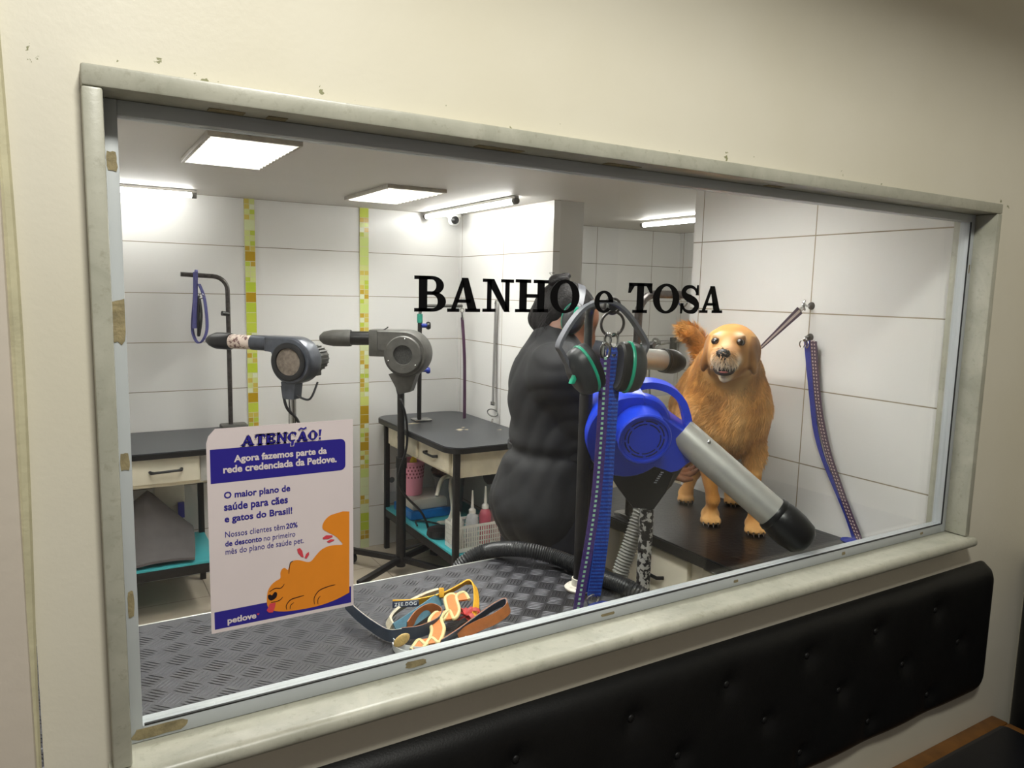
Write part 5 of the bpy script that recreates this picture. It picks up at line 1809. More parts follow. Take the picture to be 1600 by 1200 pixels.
# ------------------------------------------------------------------ arm standing on the plate table, with everything that hangs from it
fl = px(905, 921, Z=TZ)
AE = px(957, 478, Y=1.24)
t = thing('lead_stand', (fl.x, fl.y, TZ), 'dark tube arm on a round flange on the plate table, before the groomer', 'grooming arm')
fb = MB().lathe([(0, 0.001), (0.036, 0.001), (0.038, 0.006), (0.034, 0.010), (0.02, 0.012), (0.02, 0.03), (0, 0.03)], (fl.x, fl.y, TZ + 0.001), (0, 0, 1), 30).build('flange', M_white2, t)
sc_ = MB()
for k in range(4):
    sc_.ball((fl.x + 0.028 * math.cos(k * PI / 2 + .6), fl.y + 0.028 * math.sin(k * PI / 2 + .6), TZ + 0.010), (0.004, 0.004, 0.002), 8)
sc_.build('screws', M_dkchrome, fb)
zc = AE.z
hd = V(AE.x - fl.x, AE.y - fl.y, 0)
hl_ = hd.length
hd.normalize()
b0 = V(fl.x, fl.y, 0)
M_arm = mat('dark_grey_enamel_tube', srgb(58, 60, 58), 0.35, 0.3, 0.2, 40)
MB().tube([b0 + V(0, 0, TZ + 0.012), b0 + V(0, 0, 1.395)], 0.0165, 16).build('post', M_steel, t)
MB().tube([b0 + V(0, 0, 1.385), b0 + V(0, 0, zc - 0.05)] + [b0 + hd * (0.05 - 0.05 * math.cos(a)) + V(0, 0, zc - 0.05 + 0.05 * math.sin(a)) for a in np.linspace(0.25, PI / 2, 6)] + [b0 + hd * (hl_ + 0.012) + V(0, 0, zc)], 0.0105, 16).build('tube_arm', M_arm, t)
ring_c = AE + V(0.0, 0, -0.030)
rg = MB()
rg.torus(AE + V(0, 0, 0.0), hd, 0.0165, 0.003, 20, 6)
rg.torus(ring_c + V(0.002, 0, -0.008), (0.25, 1, 0.1), 0.026, 0.003, 26, 8)
rg.build('ring', M_dkchrome, t)

# snap hooks with the blue and the purple lead
M_bluew = mat('bright_blue_webbing', srgb(36, 88, 186), 0.65, 0, 0.25, 130, 0.5, 300)
M_bluew2 = mat('deep_blue_webbing', srgb(26, 46, 132), 0.65, 0, 0.2, 130, 0.4, 300)
M_purw = mat('violet_webbing', srgb(66, 44, 110), 0.65, 0, 0.25, 130, 0.4, 300)
M_mint = mat('mint_stitching', srgb(150, 200, 170), 0.6)
M_redw = mat('red_stitching', srgb(150, 60, 80), 0.6)
hk = ring_c + V(0, -0.004, -0.034)


def snap(mb, p, s=1.0, d=V(1, 0, 0)):
    """snap hook hanging from point p"""
    mb.torus(p + V(0, 0, -0.012 * s), d.cross(V(0, 0, 1)), 0.009 * s, 0.0022 * s, 18, 6, 1.5)
    mb.tube([p + V(0, 0, -0.024 * s), p + V(0, 0, -0.040 * s)], [0.0055 * s, 0.004 * s], 10)
    mb.tube([p + V(0, 0, -0.036 * s), p + V(0, 0, -0.042 * s)], 0.0075 * s, 12)
    mb.torus(p + V(0, 0, -0.050 * s), d.cross(V(0, 0, 1)), 0.011 * s, 0.0022 * s, 18, 6, 0.75)
    return mb


def woven(t, path, half, m, stitch, dotw, pitch=0.012, nm='webbing', cross=None):
    P = catmull(path, 12)
    MB().ribbon(P, half, 0.0028).build(nm, m, t)
    st = MB()
    L = 0
    nxt = 0
    h = Vector(half)
    hn = h.normalized()
    for a, b in zip(P, P[1:]):
        d = (b - a)
        ln_ = d.length
        while nxt <= L + ln_:
            p = a + d * ((nxt - L) / ln_)
            dd = d.normalized()
            n = dd.cross(hn).normalized()
            if n.dot(CF) > 0:
                n = -n
            for off in dotw:
                st.obox(p + h * off + n * 0.0016, hn, dd, n, h.length * 2 * (0.24 if not cross else cross), pitch * 0.5, 0.0012)
            nxt += pitch
        L += ln_
    st.build('stitching', stitch, t, smooth=False)


t = thing('dog_lead', hk, 'broad bright blue lead hanging from the dark arm down to the plate table', 'dog lead', 'leads hanging from the dark arm')
mb = snap(MB(), hk + V(0.004, 0, 0.004), 1.15)
mb.tube([hk + V(-0.020, 0, 0.0), hk + V(-0.022, 0, -0.055)], 0.0032, 8).tube([hk + V(0.018, 0.004, 0.01), hk + V(0.02, 0.004, -0.055)], 0.0025, 8)
mb.build('snap_hook', M_chrome, t)
hw = (CR * 1.0 + V(0, 0, 0.0)).normalized() * 0.0148
yb = 1.26
lp = [px(960, 545, Y=1.232), px(957, 600, Y=1.226), px(950, 700, Y=1.225), px(944, 800, Y=1.23), px(937, 870, Y=1.238), px(928, 930, Y=1.25)]
woven(t, lp, hw, M_bluew, M_bluew2, (-0.72, -0.24, 0.24, 0.72), 0.0085)
MB().ribbon(catmull([px(956, 548, Y=1.240), px(950, 640, Y=1.242), px(941, 760, Y=1.246), px(930, 850, Y=1.25), px(922, 925, Y=1.262)], 8), hw * 0.8, 0.0028).build('second_layer', M_bluew2, t)
rp = px(926, 938, Y=1.25)
MB().torus(rp, (0.2, 1, 0), 0.013, 0.0025, 18, 6).build('ring', M_chrome, t)
MB().ball(rp + V(0.012, -0.006, -0.012), (0.03, 0.012, 0.008), 12).build('folded_end', M_bluew2, t)
t = thing('dog_lead', hk + V(-0.012, 0, 0), 'narrow violet lead with mint stitching hanging beside the broad blue lead', 'dog lead', 'leads hanging from the dark arm')
mb = MB().torus(px(946, 548, Y=1.215), (0.3, 1, 0), 0.010, 0.003, 18, 6, 1.6).torus(px(950, 530, Y=1.222), (1, 0.2, 0), 0.008, 0.0025, 16, 6, 1.5)
mb.build('snap_hook', M_chrome, t)
lp = [px(946, 560, Y=1.213), px(943, 620, Y=1.212), px(938, 700, Y=1.212), px(931, 780, Y=1.216), px(919, 860, Y=1.222), px(909, 915, Y=1.228), px(902, 958, Y=1.234)]
woven(t, lp, hw * 0.72, M_purw, M_mint, (0.0,), 0.0105)

# ear defenders hung on the same ring
M_gband = mat('grey_band_plastic', srgb(92, 94, 100), 0.4, 0, 0.05)
M_cup = mat('dark_grey_shell', srgb(52, 54, 55), 0.38, 0, 0.06)
M_foam = mat('black_cushion', srgb(18, 18, 19), 0.5, 0, 0.1)
M_mintp = mat('mint_green_plastic', srgb(30, 160, 126), 0.35, 0, 0.04)


def ear_cup(t, c, ax, sz=1.0, up=V(0, 0, 1), nm='ear_cup', flip=1):
    """cup with shell, mint ring and cushion; ax points from the cup towards the head"""
    ax = Vector(ax).normalized()
    up = (up - ax * up.dot(ax)).normalized()
    sd = ax.cross(up)
    a3 = (sd, up, ax)

    def ring(rx, ry, h):
        return [c + sd * rx * math.cos(2 * PI * k / 28) + up * ry * math.sin(2 * PI * k / 28) + ax * h for k in range(28)]

    def loft(mb, secs, cap0=True, cap1=True):
        b = len(mb.v)
        for rx, ry, h in secs:
            mb.v += [tuple(p) for p in ring(rx * sz, ry * sz, h * sz)]
        for i in range(len(secs) - 1):
            for k in range(28):
                k2 = (k + 1) % 28
                mb.f.append((b + i * 28 + k, b + i * 28 + k2, b + (i + 1) * 28 + k2, b + (i + 1) * 28 + k))
        if cap0:
            mb.f.append(tuple(b + k for k in reversed(range(28))))
        if cap1:
            mb.f.append(tuple(b + (len(secs) - 1) * 28 + k for k in range(28)))
        return mb
    cup = loft(MB(), [(0.010, 0.016, -0.034), (0.022, 0.032, -0.033), (0.032, 0.046, -0.026), (0.037, 0.053, -0.012), (0.038, 0.054, 0.0)]).build(nm, M_cup, t)
    loft(MB(), [(0.0385, 0.0545, 0.0002), (0.0395, 0.0555, 0.002), (0.0395, 0.0555, 0.005), (0.0385, 0.0545, 0.007)]).build('rim', M_mintp, cup)
    loft(MB(), [(0.036, 0.052, 0.0072), (0.0375, 0.0535, 0.013), (0.036, 0.052, 0.022), (0.030, 0.046, 0.025), (0.022, 0.036, 0.022)]).build('cushion', M_foam, cup)
    return cup


EY = 1.218
t = thing('ear_defenders', px(941, 470, Y=EY), 'grey and mint ear defenders hanging over the dark arm by their headband', 'ear defenders')
bp = catmull([px(893, 583, Y=EY - .01), px(878, 552, Y=EY - .006), px(873, 540, Y=EY - .004), px(885, 515, Y=EY), px(903, 490, Y=EY), px(920, 477, Y=EY), px(942, 471, Y=EY), px(962, 475, Y=EY), px(980, 490, Y=EY), px(996, 512, Y=EY), px(1009, 536, Y=EY - .004), px(1005, 552, Y=EY - .006), px(994, 580, Y=EY - .01)], 6)
MB().ribbon(bp, V(0.04, 1, 0).normalized() * 0.0085, 0.0068).build('headband', M_gband, t)
cL, cRr = px(914, 578, Y=EY - .012), px(982, 574, Y=EY - .012)
ear_cup(t, cL, V(0.90, -0.10, 0.48), 0.98, V(-0.45, 0, 0.9))
ear_cup(t, cRr, V(-0.90, 0.25, 0.10), 1.0, V(0.14, 0, 0.98))
for p, dx in ((px(896, 592, Y=EY - .02), -1), (px(997, 590, Y=EY - .012), 1)):
    MB().obox(p, V(1, 0, 0), V(0, 1, 0), V(0.45 * -dx, 0, 0.9).normalized(), 0.009, 0.012, 0.022, 0.002).build('slider', M_mintp, t)

# ------------------------------------------------------------------ hooks and leads on the right-hand wall
h1, h2 = px(1268, 478, X=2.081), px(1266, 527, X=2.081)
t = thing('wall_hook', h1, 'upper steel wall hook holding the short lead clipped to the dog', 'hook', 'steel hooks in the white tiled wall')
MB().tube(catmull([h1 + V(0.001, 0, 0), h1 + V(-0.025, 0, 0.0), h1 + V(-0.038, 0, 0.008), h1 + V(-0.034, 0.0, 0.018)], 5), 0.0035, 8).build('eye', M_chrome, t)
MB().lathe([(0, 0.004), (0.012, 0.003), (0.013, 0)], h1, (-1, 0, 0), 14).build('rosette', M_dkchrome, t)
t = thing('wall_hook', h2, 'lower steel wall hook carrying the two long hanging leads', 'hook', 'steel hooks in the white tiled wall')
MB().tube(catmull([h2 + V(0.001, 0, 0.0), h2 + V(-0.02, 0, 0.002), h2 + V(-0.028, 0, -0.006), h2 + V(-0.022, 0, -0.014), h2 + V(-0.014, 0, -0.010)], 5), 0.0035, 8).build('eye', M_chrome, t)
MB().lathe([(0, 0.004), (0.012, 0.003), (0.013, 0)], h2, (-1, 0, 0), 14).build('rosette', M_dkchrome, t)
M_plum = mat('plum_beaded_webbing', srgb(70, 48, 72), 0.65, 0, 0.2, 130, 0.4, 300)
M_beads = mat('pale_bead_stitching', srgb(186, 168, 160), 0.5)
n0 = px(1189, 543, Y=1.53)
t = thing('dog_lead', h1 + V(-0.03, 0, 0), 'short taut plum lead running from the upper wall hook to the dog collar', 'dog lead')
a_ = h1 + V(-0.034, -0.004, 0.004)
dl = (n0 - a_).normalized()
MB().torus(a_ + dl * 0.014, V(0.4, -0.8, 0.3), 0.009, 0.0022, 16, 6, 1.4).tube([a_ + dl * 0.026, a_ + dl * 0.044], [0.006, 0.008], 8).build('snap_hook', M_chrome, t)
sd_ = dl.cross(tc).normalized()
lw = []
LP = [a_ + dl * 0.04 + (n0 - a_ - dl * 0.04) * k / 10 for k in range(11)]
MB().ribbon(LP, [tuple(sd_ * (0.013 - 0.008 * k / 10)) for k in range(11)], 0.003).build('webbing', M_plum, t)
MB().ribbon([p + tc * 0.0022 for p in LP], [tuple(sd_ * (0.004 - 0.002 * k / 10)) for k in range(11)], 0.0016).build('stripe', M_beads, t)
t = thing('dog_lead', h2 + V(-0.02, 0.01, -0.02), 'plain royal blue lead hanging from the lower wall hook', 'dog lead', 'leads hanging on the white tiled wall')
M_royal = mat('royal_blue_webbing', srgb(30, 44, 140), 0.6, 0, 0.15, 130, 0.3, 300)
sn = MB().torus(h2 + V(-0.022, 0.012, -0.022), (1, 0.4, 0), 0.008, 0.002, 16, 6, 1.5).build('snap_hook', M_chrome, t)
wl = V(0.10, -1, 0).normalized() * 0.0135


def wpx(x, y, off):
    return px(x, y, X=2.081 - off)


MB().ribbon(catmull([wpx(1262, 532, .02), wpx(1264, 560, .014), wpx(1269, 620, .012), wpx(1274, 670, .012), wpx(1284, 710, .014), wpx(1300, 750, .016), wpx(1322, 800, .018), wpx(1334, 832, .02), wpx(1338, 846, .03)], 10), [tuple(wl * q) for q in [1 - 0.45 * math.exp(-((k - 40) / 25) ** 2) for k in range(81)]], 0.0026).build('webbing', M_royal, t)
t = thing('dog_lead', h2 + V(-0.02, -0.01, -0.02), 'plum lead with pale beading hanging from the lower wall hook', 'dog lead', 'leads hanging on the white tiled wall')
MB().torus(h2 + V(-0.024, -0.008, -0.022), (1, -0.4, 0), 0.008, 0.002, 16, 6, 1.5).build('snap_hook', M_chrome, t)
woven(t, [wpx(1271, 533, .024), wpx(1274, 580, .018), wpx(1280, 640, .017), wpx(1292, 700, .019), wpx(1308, 750, .024), wpx(1324, 795, .028), wpx(1340, 836, .032), wpx(1344, 846, .04)], wl * 0.85, M_plum, M_beads, (-0.5, 0.3), 0.011, cross=0.16)
fe = wpx(1330, 842, .05)
MB().ball(V(fe.x, fe.y, TZ + 0.012), (0.022, 0.035, 0.010), 12).build('folded_end', M_royal, t)

# ------------------------------------------------------------------ third dryer behind the groomer, its tube at the dog's back
DYY = 2.13
tip = px(1066, 567, Y=DYY)
st_ = px(935, 551, Y=DYY)
t = thing('stand_dryer', (px(885, 560, Y=2.2).x, 2.2, 0), 'stand dryer behind the groomer, its aluminium tube aimed at the dog tail', 'stand dryer', 'stand dryers on posts')
dd = (tip - st_).normalized()
hc = px(886, 575, Y=2.2)
mb = MB()
scroll(mb, hc, (0.2, -1, 0), (0, 0, 1), 0.085, 0.11, 0.05, (1, 0.1, 0))
mb.build('fan_housing', M_gunm, t)
MB().tube([hc + V(0.06, 0, 0.055), st_ - dd * 0.03, st_ + dd * 0.02], [0.05, 0.044, 0.044], 24).build('tube_collar', M_gunm, t)
L_ = (tip - st_).length
MB().tube([st_, st_ + dd * (L_ - 0.10)], 0.040, 28).build('air_tube', M_alum, t)
nz_ = st_ + dd * (L_ - 0.105)
MB().lathe([(0.040, 0), (0.046, 0.0), (0.0475, 0.01), (0.045, 0.014), (0.0475, 0.018), (0.0475, 0.05), (0.042, 0.075), (0.030, 0.098), (0.02, 0.10), (0, 0.08)], nz_, dd, 28).build('nozzle', M_blk, t)
MB().tube([V(hc.x, 2.2, 0.03), V(hc.x, 2.2, hc.z - 0.07)], 0.017, 14).build('post', M_steel, t)
MB().lathe([(0, 0.03), (0.05, 0.03), (0.15, 0.012), (0.155, 0.001), (0, 0.001)], (hc.x, 2.2, 0), (0, 0, 1), 28).build('foot', M_steel, t)

# ------------------------------------------------------------------ bathing alcove: mixer tap and hand shower on the back wall
fp = px(1026, 535, Y=4.10)
t = thing('shower_mixer', (fp.x, 4.119, fp.z), 'chrome mixer tap with its shower hose on the alcove wall', 'shower mixer')
MB().lathe([(0, 0.02), (0.03, 0.018), (0.034, 0.0)], (fp.x, 4.119, fp.z), (0, -1, 0), 20).build('rosette', M_chrome, t)
MB().tube([V(fp.x, 4.10, fp.z), V(fp.x, 4.05, fp.z), V(fp.x + 0.06, 4.03, fp.z + 0.005)], [0.018, 0.018, 0.012], 12).build('lever', M_chrome, t)
MB().tube(catmull([V(fp.x - 0.01, 4.07, fp.z - 0.01), V(fp.x - 0.06, 4.07, fp.z - 0.06), V(fp.x - 0.085, 4.07, fp.z - 0.2), V(fp.x - 0.06, 4.07, fp.z - 0.42), V(fp.x - 0.02, 4.07, fp.z - 0.5)], 7), 0.007, 8).build('shower_hose', M_chrome, t)
sp = px(1052, 540, Y=4.10)
t = thing('shower_rail', (sp.x, 4.119, sp.z), 'short grey shower holder on the alcove wall, right of the mixer tap', 'shower holder')
MB().box(sp.x - 0.02, sp.x + 0.02, 4.085, 4.1195, sp.z - 0.09, sp.z + 0.06, 0.004).build('holder', M_gun2, t)
MB().tube([V(sp.x, 4.08, sp.z + 0.03), V(sp.x + 0.02, 4.03, sp.z + 0.05)], [0.012, 0.018], 12).build('head', M_chrome, t)
t = thing('bath_tub', (2.9, 3.7, 0), 'raised cream bathing tub in the alcove behind the dog', 'bath tub')
MB().box(2.35, 3.85, 3.42, 4.10, 0.001, 0.72, 0.01).build('base', M_cream2, t)
rim = MB()
for (a0, a1, b0, b1) in ((2.33, 3.87, 3.40, 3.46), (2.33, 3.87, 4.06, 4.118), (2.33, 2.39, 3.46, 4.06), (3.81, 3.87, 3.46, 4.06)):
    rim.box(a0, a1, b0, b1, 0.721, 0.80, 0.006)
rim.build('rim', M_cream, t)
# ------------------------------------------------------------------ golden dog on the right-hand table
def attr_mat(name, rough, spec=0.3, sheen=0.0):
    m, nt, bs = nodes_of(name)
    a = nt.nodes.new('ShaderNodeAttribute')
    a.attribute_name = 'coat'
    nt.links.new(a.outputs['Color'], bs.inputs['Base Color'])
    bs.inputs['Roughness'].default_value = rough
    bs.inputs['Specular IOR Level'].default_value = spec
    bs.inputs['Sheen Weight'].default_value = sheen
    return m


def paint(o, cols):
    at = o.data.color_attributes.new('coat', 'FLOAT_COLOR', 'POINT')
    c = np.ones((len(o.data.vertices), 4))
    c[:, :3] = cols
    at.data.foreach_set('color', c.ravel())


def hash_noise(P, s, seed=0):
    """cheap smooth value noise on points"""
    rs = np.random.RandomState(seed)
    out = np.zeros(len(P))
    for k in range(6):
        d = rs.normal(size=3)
        d /= np.linalg.norm(d)
        out += np.sin(P @ d * s * (0.7 + 0.25 * k) + rs.uniform(0, 6.28))
    return out / 6


hd = np.array((-0.53, -0.85, 0.0))
hd /= np.linalg.norm(hd)
lf = np.array((-hd[1], hd[0], 0.0))
upz = np.array((0, 0, 1.0))
H3, L3, U3 = Vector(hd), Vector(lf), Vector(upz)
Cc = px(1133, 628, Y=1.66)
Rp = px(1110, 622, Y=1.93)
O = px(1141, 541, d=2.135)
Ff = (V(0, 0, 0) - V(O.x, O.y, 0)).normalized()
Ff = (Ff + V(0, 0, 0.06) + Ff.cross(V(0, 0, 1)) * 0.11).normalized()
Lh = Ff.cross(V(0, 0, 1)).normalized() * -1       # the dog's left, on the right in the photo
if Lh.dot(CR) < 0:
    Lh = -Lh
Uh = Lh.cross(Ff)
if Uh.z < 0:
    Uh = -Uh
hax = (Lh, Uh, Ff)


def hp_(l, u, f):
    return O + Lh * l + Uh * u + Ff * f


bax = (L3, H3, U3)
FR, FLt = px(1109, 815, Z=TZ), px(1178, 830, Z=TZ)
HR, HL = px(1071, 782, Z=TZ), px(1143, 785, Z=TZ)
prims = [('e', 0, Cc, (0.096, 0.145, 0.145), bax),
         ('c', 0.08, Cc + U3 * 0.02, Rp + U3 * 0.01, 0.102, 0.100),
         ('e', 0.08, Rp, (0.098, 0.135, 0.145), bax),
         ('c', 0.07, Cc + U3 * 0.05 + H3 * 0.02, hp_(0, -0.03, -0.06), 0.098, 0.070),
         ('c', 0.06, Cc + U3 * 0.10 - H3 * 0.06, hp_(0, -0.01, -0.07), 0.075, 0.062),
         ('e', 0.06, Cc + H3 * 0.06 - U3 * 0.03, (0.080, 0.080, 0.105), bax)]


def paw(c, d, s=1.0):
    d = Vector((d[0], d[1], 0)).normalized()
    sd = Vector((-d.y, d.x, 0))
    out = [('e', 0.02, c + V(0, 0, 0.022) - d * 0.006, (0.027 * s, 0.036 * s, 0.024), (sd, d, V(0, 0, 1)))]
    for k, q in enumerate((-1.5, -0.5, 0.5, 1.5)):
        f = 0.036 if abs(q) < 1 else 0.026
        out.append(('e', 0.006, c + sd * q * 0.0145 * s + d * f * s + V(0, 0, 0.0135), (0.0088 * s, 0.019 * s, 0.0135), (sd, d, V(0, 0, 1))))
    return out


tocam = Vector((-FR.x, -FR.y, 0)).normalized()
pd = (tocam * 0.85 + H3 * 0.3).normalized()
for sgn, ft, sh, el, wr in ((-1, FR, px(1093, 652, Y=1.685), px(1103, 712, Y=1.70), px(1114, 780, Y=1.685)),
                            (1, FLt, px(1172, 640, Y=1.575), px(1178, 706, Y=1.585), px(1177, 785, Y=1.565))):
    prims += [('c', 0.06, sh, el, 0.054, 0.033), ('c', 0.03, el, wr, 0.031, 0.0185), ('c', 0.02, wr, ft + V(0, 0, 0.035), 0.0180, 0.020)]
    prims += paw(ft, pd, 1.12)
for sgn, ft, hip, st, hk_ in ((-1, HR, Rp - L3 * 0.055 - U3 * 0.04, px(1086, 690, Y=1.85), px(1086, 738, Y=1.965)),
                              (1, HL, Rp + L3 * 0.055 - U3 * 0.04, V(HL.x - 0.01, HL.y - 0.02, 1.02), V(HL.x + 0.015, HL.y + 0.055, 0.935))):
    prims += [('c', 0.06, hip, st, 0.086, 0.044), ('c', 0.03, st, hk_, 0.040, 0.019), ('c', 0.02, hk_, ft + V(0, 0, 0.035), 0.0185, 0.020)]
    prims += paw(ft, pd, 1.0)
# tail held up
tl = catmull([px(1104, 592, Y=1.985), px(1104, 568, Y=2.01), px(1094, 540, Y=2.02), px(1083, 524, Y=2.02), px(1070, 515, Y=2.01)], 3)
for i in range(len(tl) - 1):
    prims.append(('c', 0.02, tl[i], tl[i + 1], 0.018 + 0.004 * math.sin(i / len(tl) * PI), 0.018 + 0.004 * math.sin((i + 1) / len(tl) * PI)))
# head
prims += [('e', 0.05, hp_(0, 0.0, -0.01), (0.0565, 0.0515, 0.080), hax),
          ('e', 0.03, hp_(0, -0.035, 0.02), (0.056, 0.050, 0.055), hax),
          ('c', 0.03, hp_(0, -0.020, 0.045), hp_(0, -0.027, 0.130), 0.040, 0.0275),
          ('e', 0.015, hp_(-0.021, -0.040, 0.095), (0.019, 0.020, 0.036), hax), ('e', 0.015, hp_(0.021, -0.040, 0.095), (0.019, 0.020, 0.036), hax),
          ('c', 0.012, hp_(0, -0.068, 0.015), hp_(0, -0.0865, 0.092), 0.033, 0.0155),
          ('e', 0.015, hp_(-0.029, 0.028, 0.050), (0.018, 0.008, 0.012), hax), ('e', 0.015, hp_(0.029, 0.028, 0.050), (0.018, 0.008, 0.012), hax),
          ('-', 0.01, hp_(-0.033, 0.0125, 0.083), (0.012, 0.0095, 0.015), hax), ('-', 0.01, hp_(0.033, 0.0125, 0.083), (0.012, 0.0095, 0.015), hax),
          ('-', 0.008, hp_(0, -0.0665, 0.115), (0.021, 0.0125, 0.044), hax)]
for s_ in (-1, 1):
    e_ax = (Lh * math.cos(0.18) + Uh * 0.18 * s_, Uh * math.cos(0.18) - Lh * 0.18 * s_, Ff)
    prims += [('c', 0.02, hp_(0.048 * s_, 0.022, -0.022), hp_(0.058 * s_, 0.002, -0.014), 0.013, 0.011),
              ('e', 0.012, hp_(0.0645 * s_, -0.026, -0.002), (0.0095, 0.046, 0.032), e_ax),
              ('e', 0.012, hp_(0.0680 * s_, -0.054, 0.006), (0.0085, 0.024, 0.020), e_ax)]


def dog_bumps(P):
    low = np.clip((P[:, 2] - 0.95) / 0.15, 0, 1)
    dh = np.sqrt(((P - np.array(hp_(0, -0.03, 0.04))) ** 2).sum(1))
    return 0.0035 * hash_noise(P, 60, 3) * low * np.clip((dh - 0.11) / 0.05, 0, 1)


lo = (1.45, 1.30, TZ + 0.001)
dv_, df_ = surface_nets(prims, (1.44, 1.28, TZ - 0.01), (2.079, 2.17, 1.53), 0.0062, dog_bumps)
dv_[:, 2] = np.maximum(dv_[:, 2], TZ + 0.0012)
dv_[:, 0] = np.minimum(dv_[:, 0], 2.077)
dog = link_mesh('dog', dv_, df_.tolist(), attr_mat('golden_coat', 0.7, 0.25, 0.1), None, True, (1.85, 1.72, TZ), 180)
tag(dog, 'golden retriever type dog with open mouth and raised tail standing on the right table', 'dog')


def coat(P):
    """colour patches of the coat"""
    g = np.array(srgb(198, 140, 72))
    lt = np.array(srgb(226, 182, 120))
    dk = np.array(srgb(170, 108, 50))
    cream = np.array(srgb(232, 212, 184))
    n = hash_noise(P * np.array((1, 1, 0.45)), 38, 11) * 0.5 + hash_noise(P, 110, 5) * 0.25
    c = g + (lt - g) * np.clip(n * 2.2, 0, 1)[:, None] + (dk - g) * np.clip(-n * 2.0, 0, 1)[:, None]
    Q = P - np.array(O)
    l, u, f = Q @ np.array(Lh), Q @ np.array(Uh), Q @ np.array(Ff)
    # pale muzzle and chin
    mz = np.clip((f - 0.055) / 0.05, 0, 1) * np.clip((-0.012 - u) / 0.03, 0, 1) * np.clip((0.09 - np.abs(l)) / 0.03, 0, 1) * (f > 0.03)
    br = np.exp(-(((np.abs(l) - 0.030) / 0.013) ** 2 + ((u - 0.034) / 0.010) ** 2)) * (f > 0.02)
    nb = np.exp(-((l / 0.018) ** 2)) * np.clip((u + 0.04) / 0.02, 0, 1) * np.clip((f - 0.055) / 0.03, 0, 1) * 0.35
    k = np.clip(np.maximum(np.maximum(mz, br * 0.7), nb), 0, 1)[:, None]
    c = c * (1 - k) + cream * k
    # darker ears
    er = (np.clip((np.abs(l) - 0.0535) / 0.005, 0, 1) * (np.abs(f) < 0.05) * (np.abs(l) < 0.1) * (u < 0.03) * (u > -0.1))[:, None]
    c = c * (1 - er * 0.85) + dk * 0.60 * er * 0.85
    # pale chest blaze
    R_ = P - np.array(Cc)
    ch_ = (np.exp(-((R_ @ lf) / 0.05) ** 2) * np.clip((R_ @ hd - 0.05) / 0.06, 0, 1) * np.exp(-((R_[:, 2] + 0.0) / 0.14) ** 2) * 0.35)[:, None]
    c = c * (1 - ch_) + lt * ch_
    # plume of the tail is brighter
    td = np.min(np.stack([np.sqrt(((P - np.array(q)) ** 2).sum(1)) for q in tl[4:]]), 0)
    t_ = np.clip((0.08 - td) / 0.03, 0, 1)[:, None] * 0.9
    c = c * (1 - t_) + np.array(srgb(244, 190, 112)) * t_
    # toes paler
    lo_ = np.clip((TZ + 0.07 - P[:, 2]) / 0.05, 0, 1)[:, None] * 0.5
    return c * (1 - lo_) + lt * lo_


org = np.array(dog.location)
paint(dog, coat(dv_))
# fur: thousands of fine tapered tufts following the lie of the coat
tri = np.concatenate([df_[:, [0, 1, 2]], df_[:, [0, 2, 3]]])
A, B_, C_ = dv_[tri[:, 0]], dv_[tri[:, 1]], dv_[tri[:, 2]]
nr = np.cross(B_ - A, C_ - A)
ar = np.linalg.norm(nr, axis=1)
NF = 52000
rs = np.random.RandomState(12)
ti = rs.choice(len(tri), NF, p=ar / ar.sum())
r1, r2 = rs.rand(NF), rs.rand(NF)
q = np.sqrt(r1)
P = A[ti] * (1 - q)[:, None] + B_[ti] * (q * (1 - r2))[:, None] + C_[ti] * (q * r2)[:, None]
N = nr[ti] / np.maximum(ar[ti], 1e-12)[:, None]
Q = P - np.array(O)
l, u, f = Q @ np.array(Lh), Q @ np.array(Uh), Q @ np.array(Ff)
td = np.min(np.stack([np.sqrt(((P - np.array(z)) ** 2).sum(1)) for z in tl[3:]]), 0)
is_tail = td < 0.045
is_head = (np.sqrt((Q ** 2).sum(1)) < 0.135) & (f > -0.08)
face_no = (is_head & (f > 0.07)) | (is_head & (f > 0.012) & (u < -0.018) & (np.abs(l) < 0.058)) | (is_head & (f > 0.045) & (np.abs(np.abs(l) - 0.033) < 0.017) & (np.abs(u - 0.0125) < 0.014))
is_leg = (P[:, 2] < 1.02)
is_paw = P[:, 2] < TZ + 0.045
Ln = np.full(NF, 0.023)
Ln[is_leg] = 0.010
Ln[is_head] = 0.0052
Ln[is_tail] = 0.042
front = ((P - np.array(Cc)) @ hd > 0.04) & ~is_head & ~is_leg
Ln[front] = 0.027
Ln *= rs.uniform(0.7, 1.25, NF)
Ln[is_paw] = 0.005
flow = -hd[None, :] * 0.7 + np.array((0, 0, -0.9))[None, :] + rs.normal(size=(NF, 3)) * 0.28
swirl = np.stack([hash_noise(P, 22, s) for s in (31, 32, 33)], 1)
flow += swirl * 1.1
flow[is_head] = (-np.array(Ff) * 0.9 + np.array((0, 0, -0.45)))[None, :] + rs.normal(size=(is_head.sum(), 3)) * 0.12
tdir = np.array((tl[-1] - tl[5]).normalized())
flow[is_tail] = tdir[None, :] * 1.0 + np.array((-0.15, 0, -0.25))[None, :] + rs.normal(size=(is_tail.sum(), 3)) * 0.25
T = flow - N * (flow * N).sum(1)[:, None]
T /= np.maximum(np.linalg.norm(T, axis=1), 1e-6)[:, None]
lift = np.where(is_head, 0.12, np.where(is_tail, 0.5, 0.30)) + rs.uniform(-.08, .12, NF)
D1 = T + N * lift[:, None]
D1 /= np.linalg.norm(D1, axis=1)[:, None]
D2 = T + N * (lift * 0.1)[:, None] + np.array((0, 0, -0.25))
D2[is_tail] = D1[is_tail] + np.array((0, 0, -0.3))
D2 /= np.linalg.norm(D2, axis=1)[:, None]
S = np.cross(D1, N)
S /= np.maximum(np.linalg.norm(S, axis=1), 1e-6)[:, None]
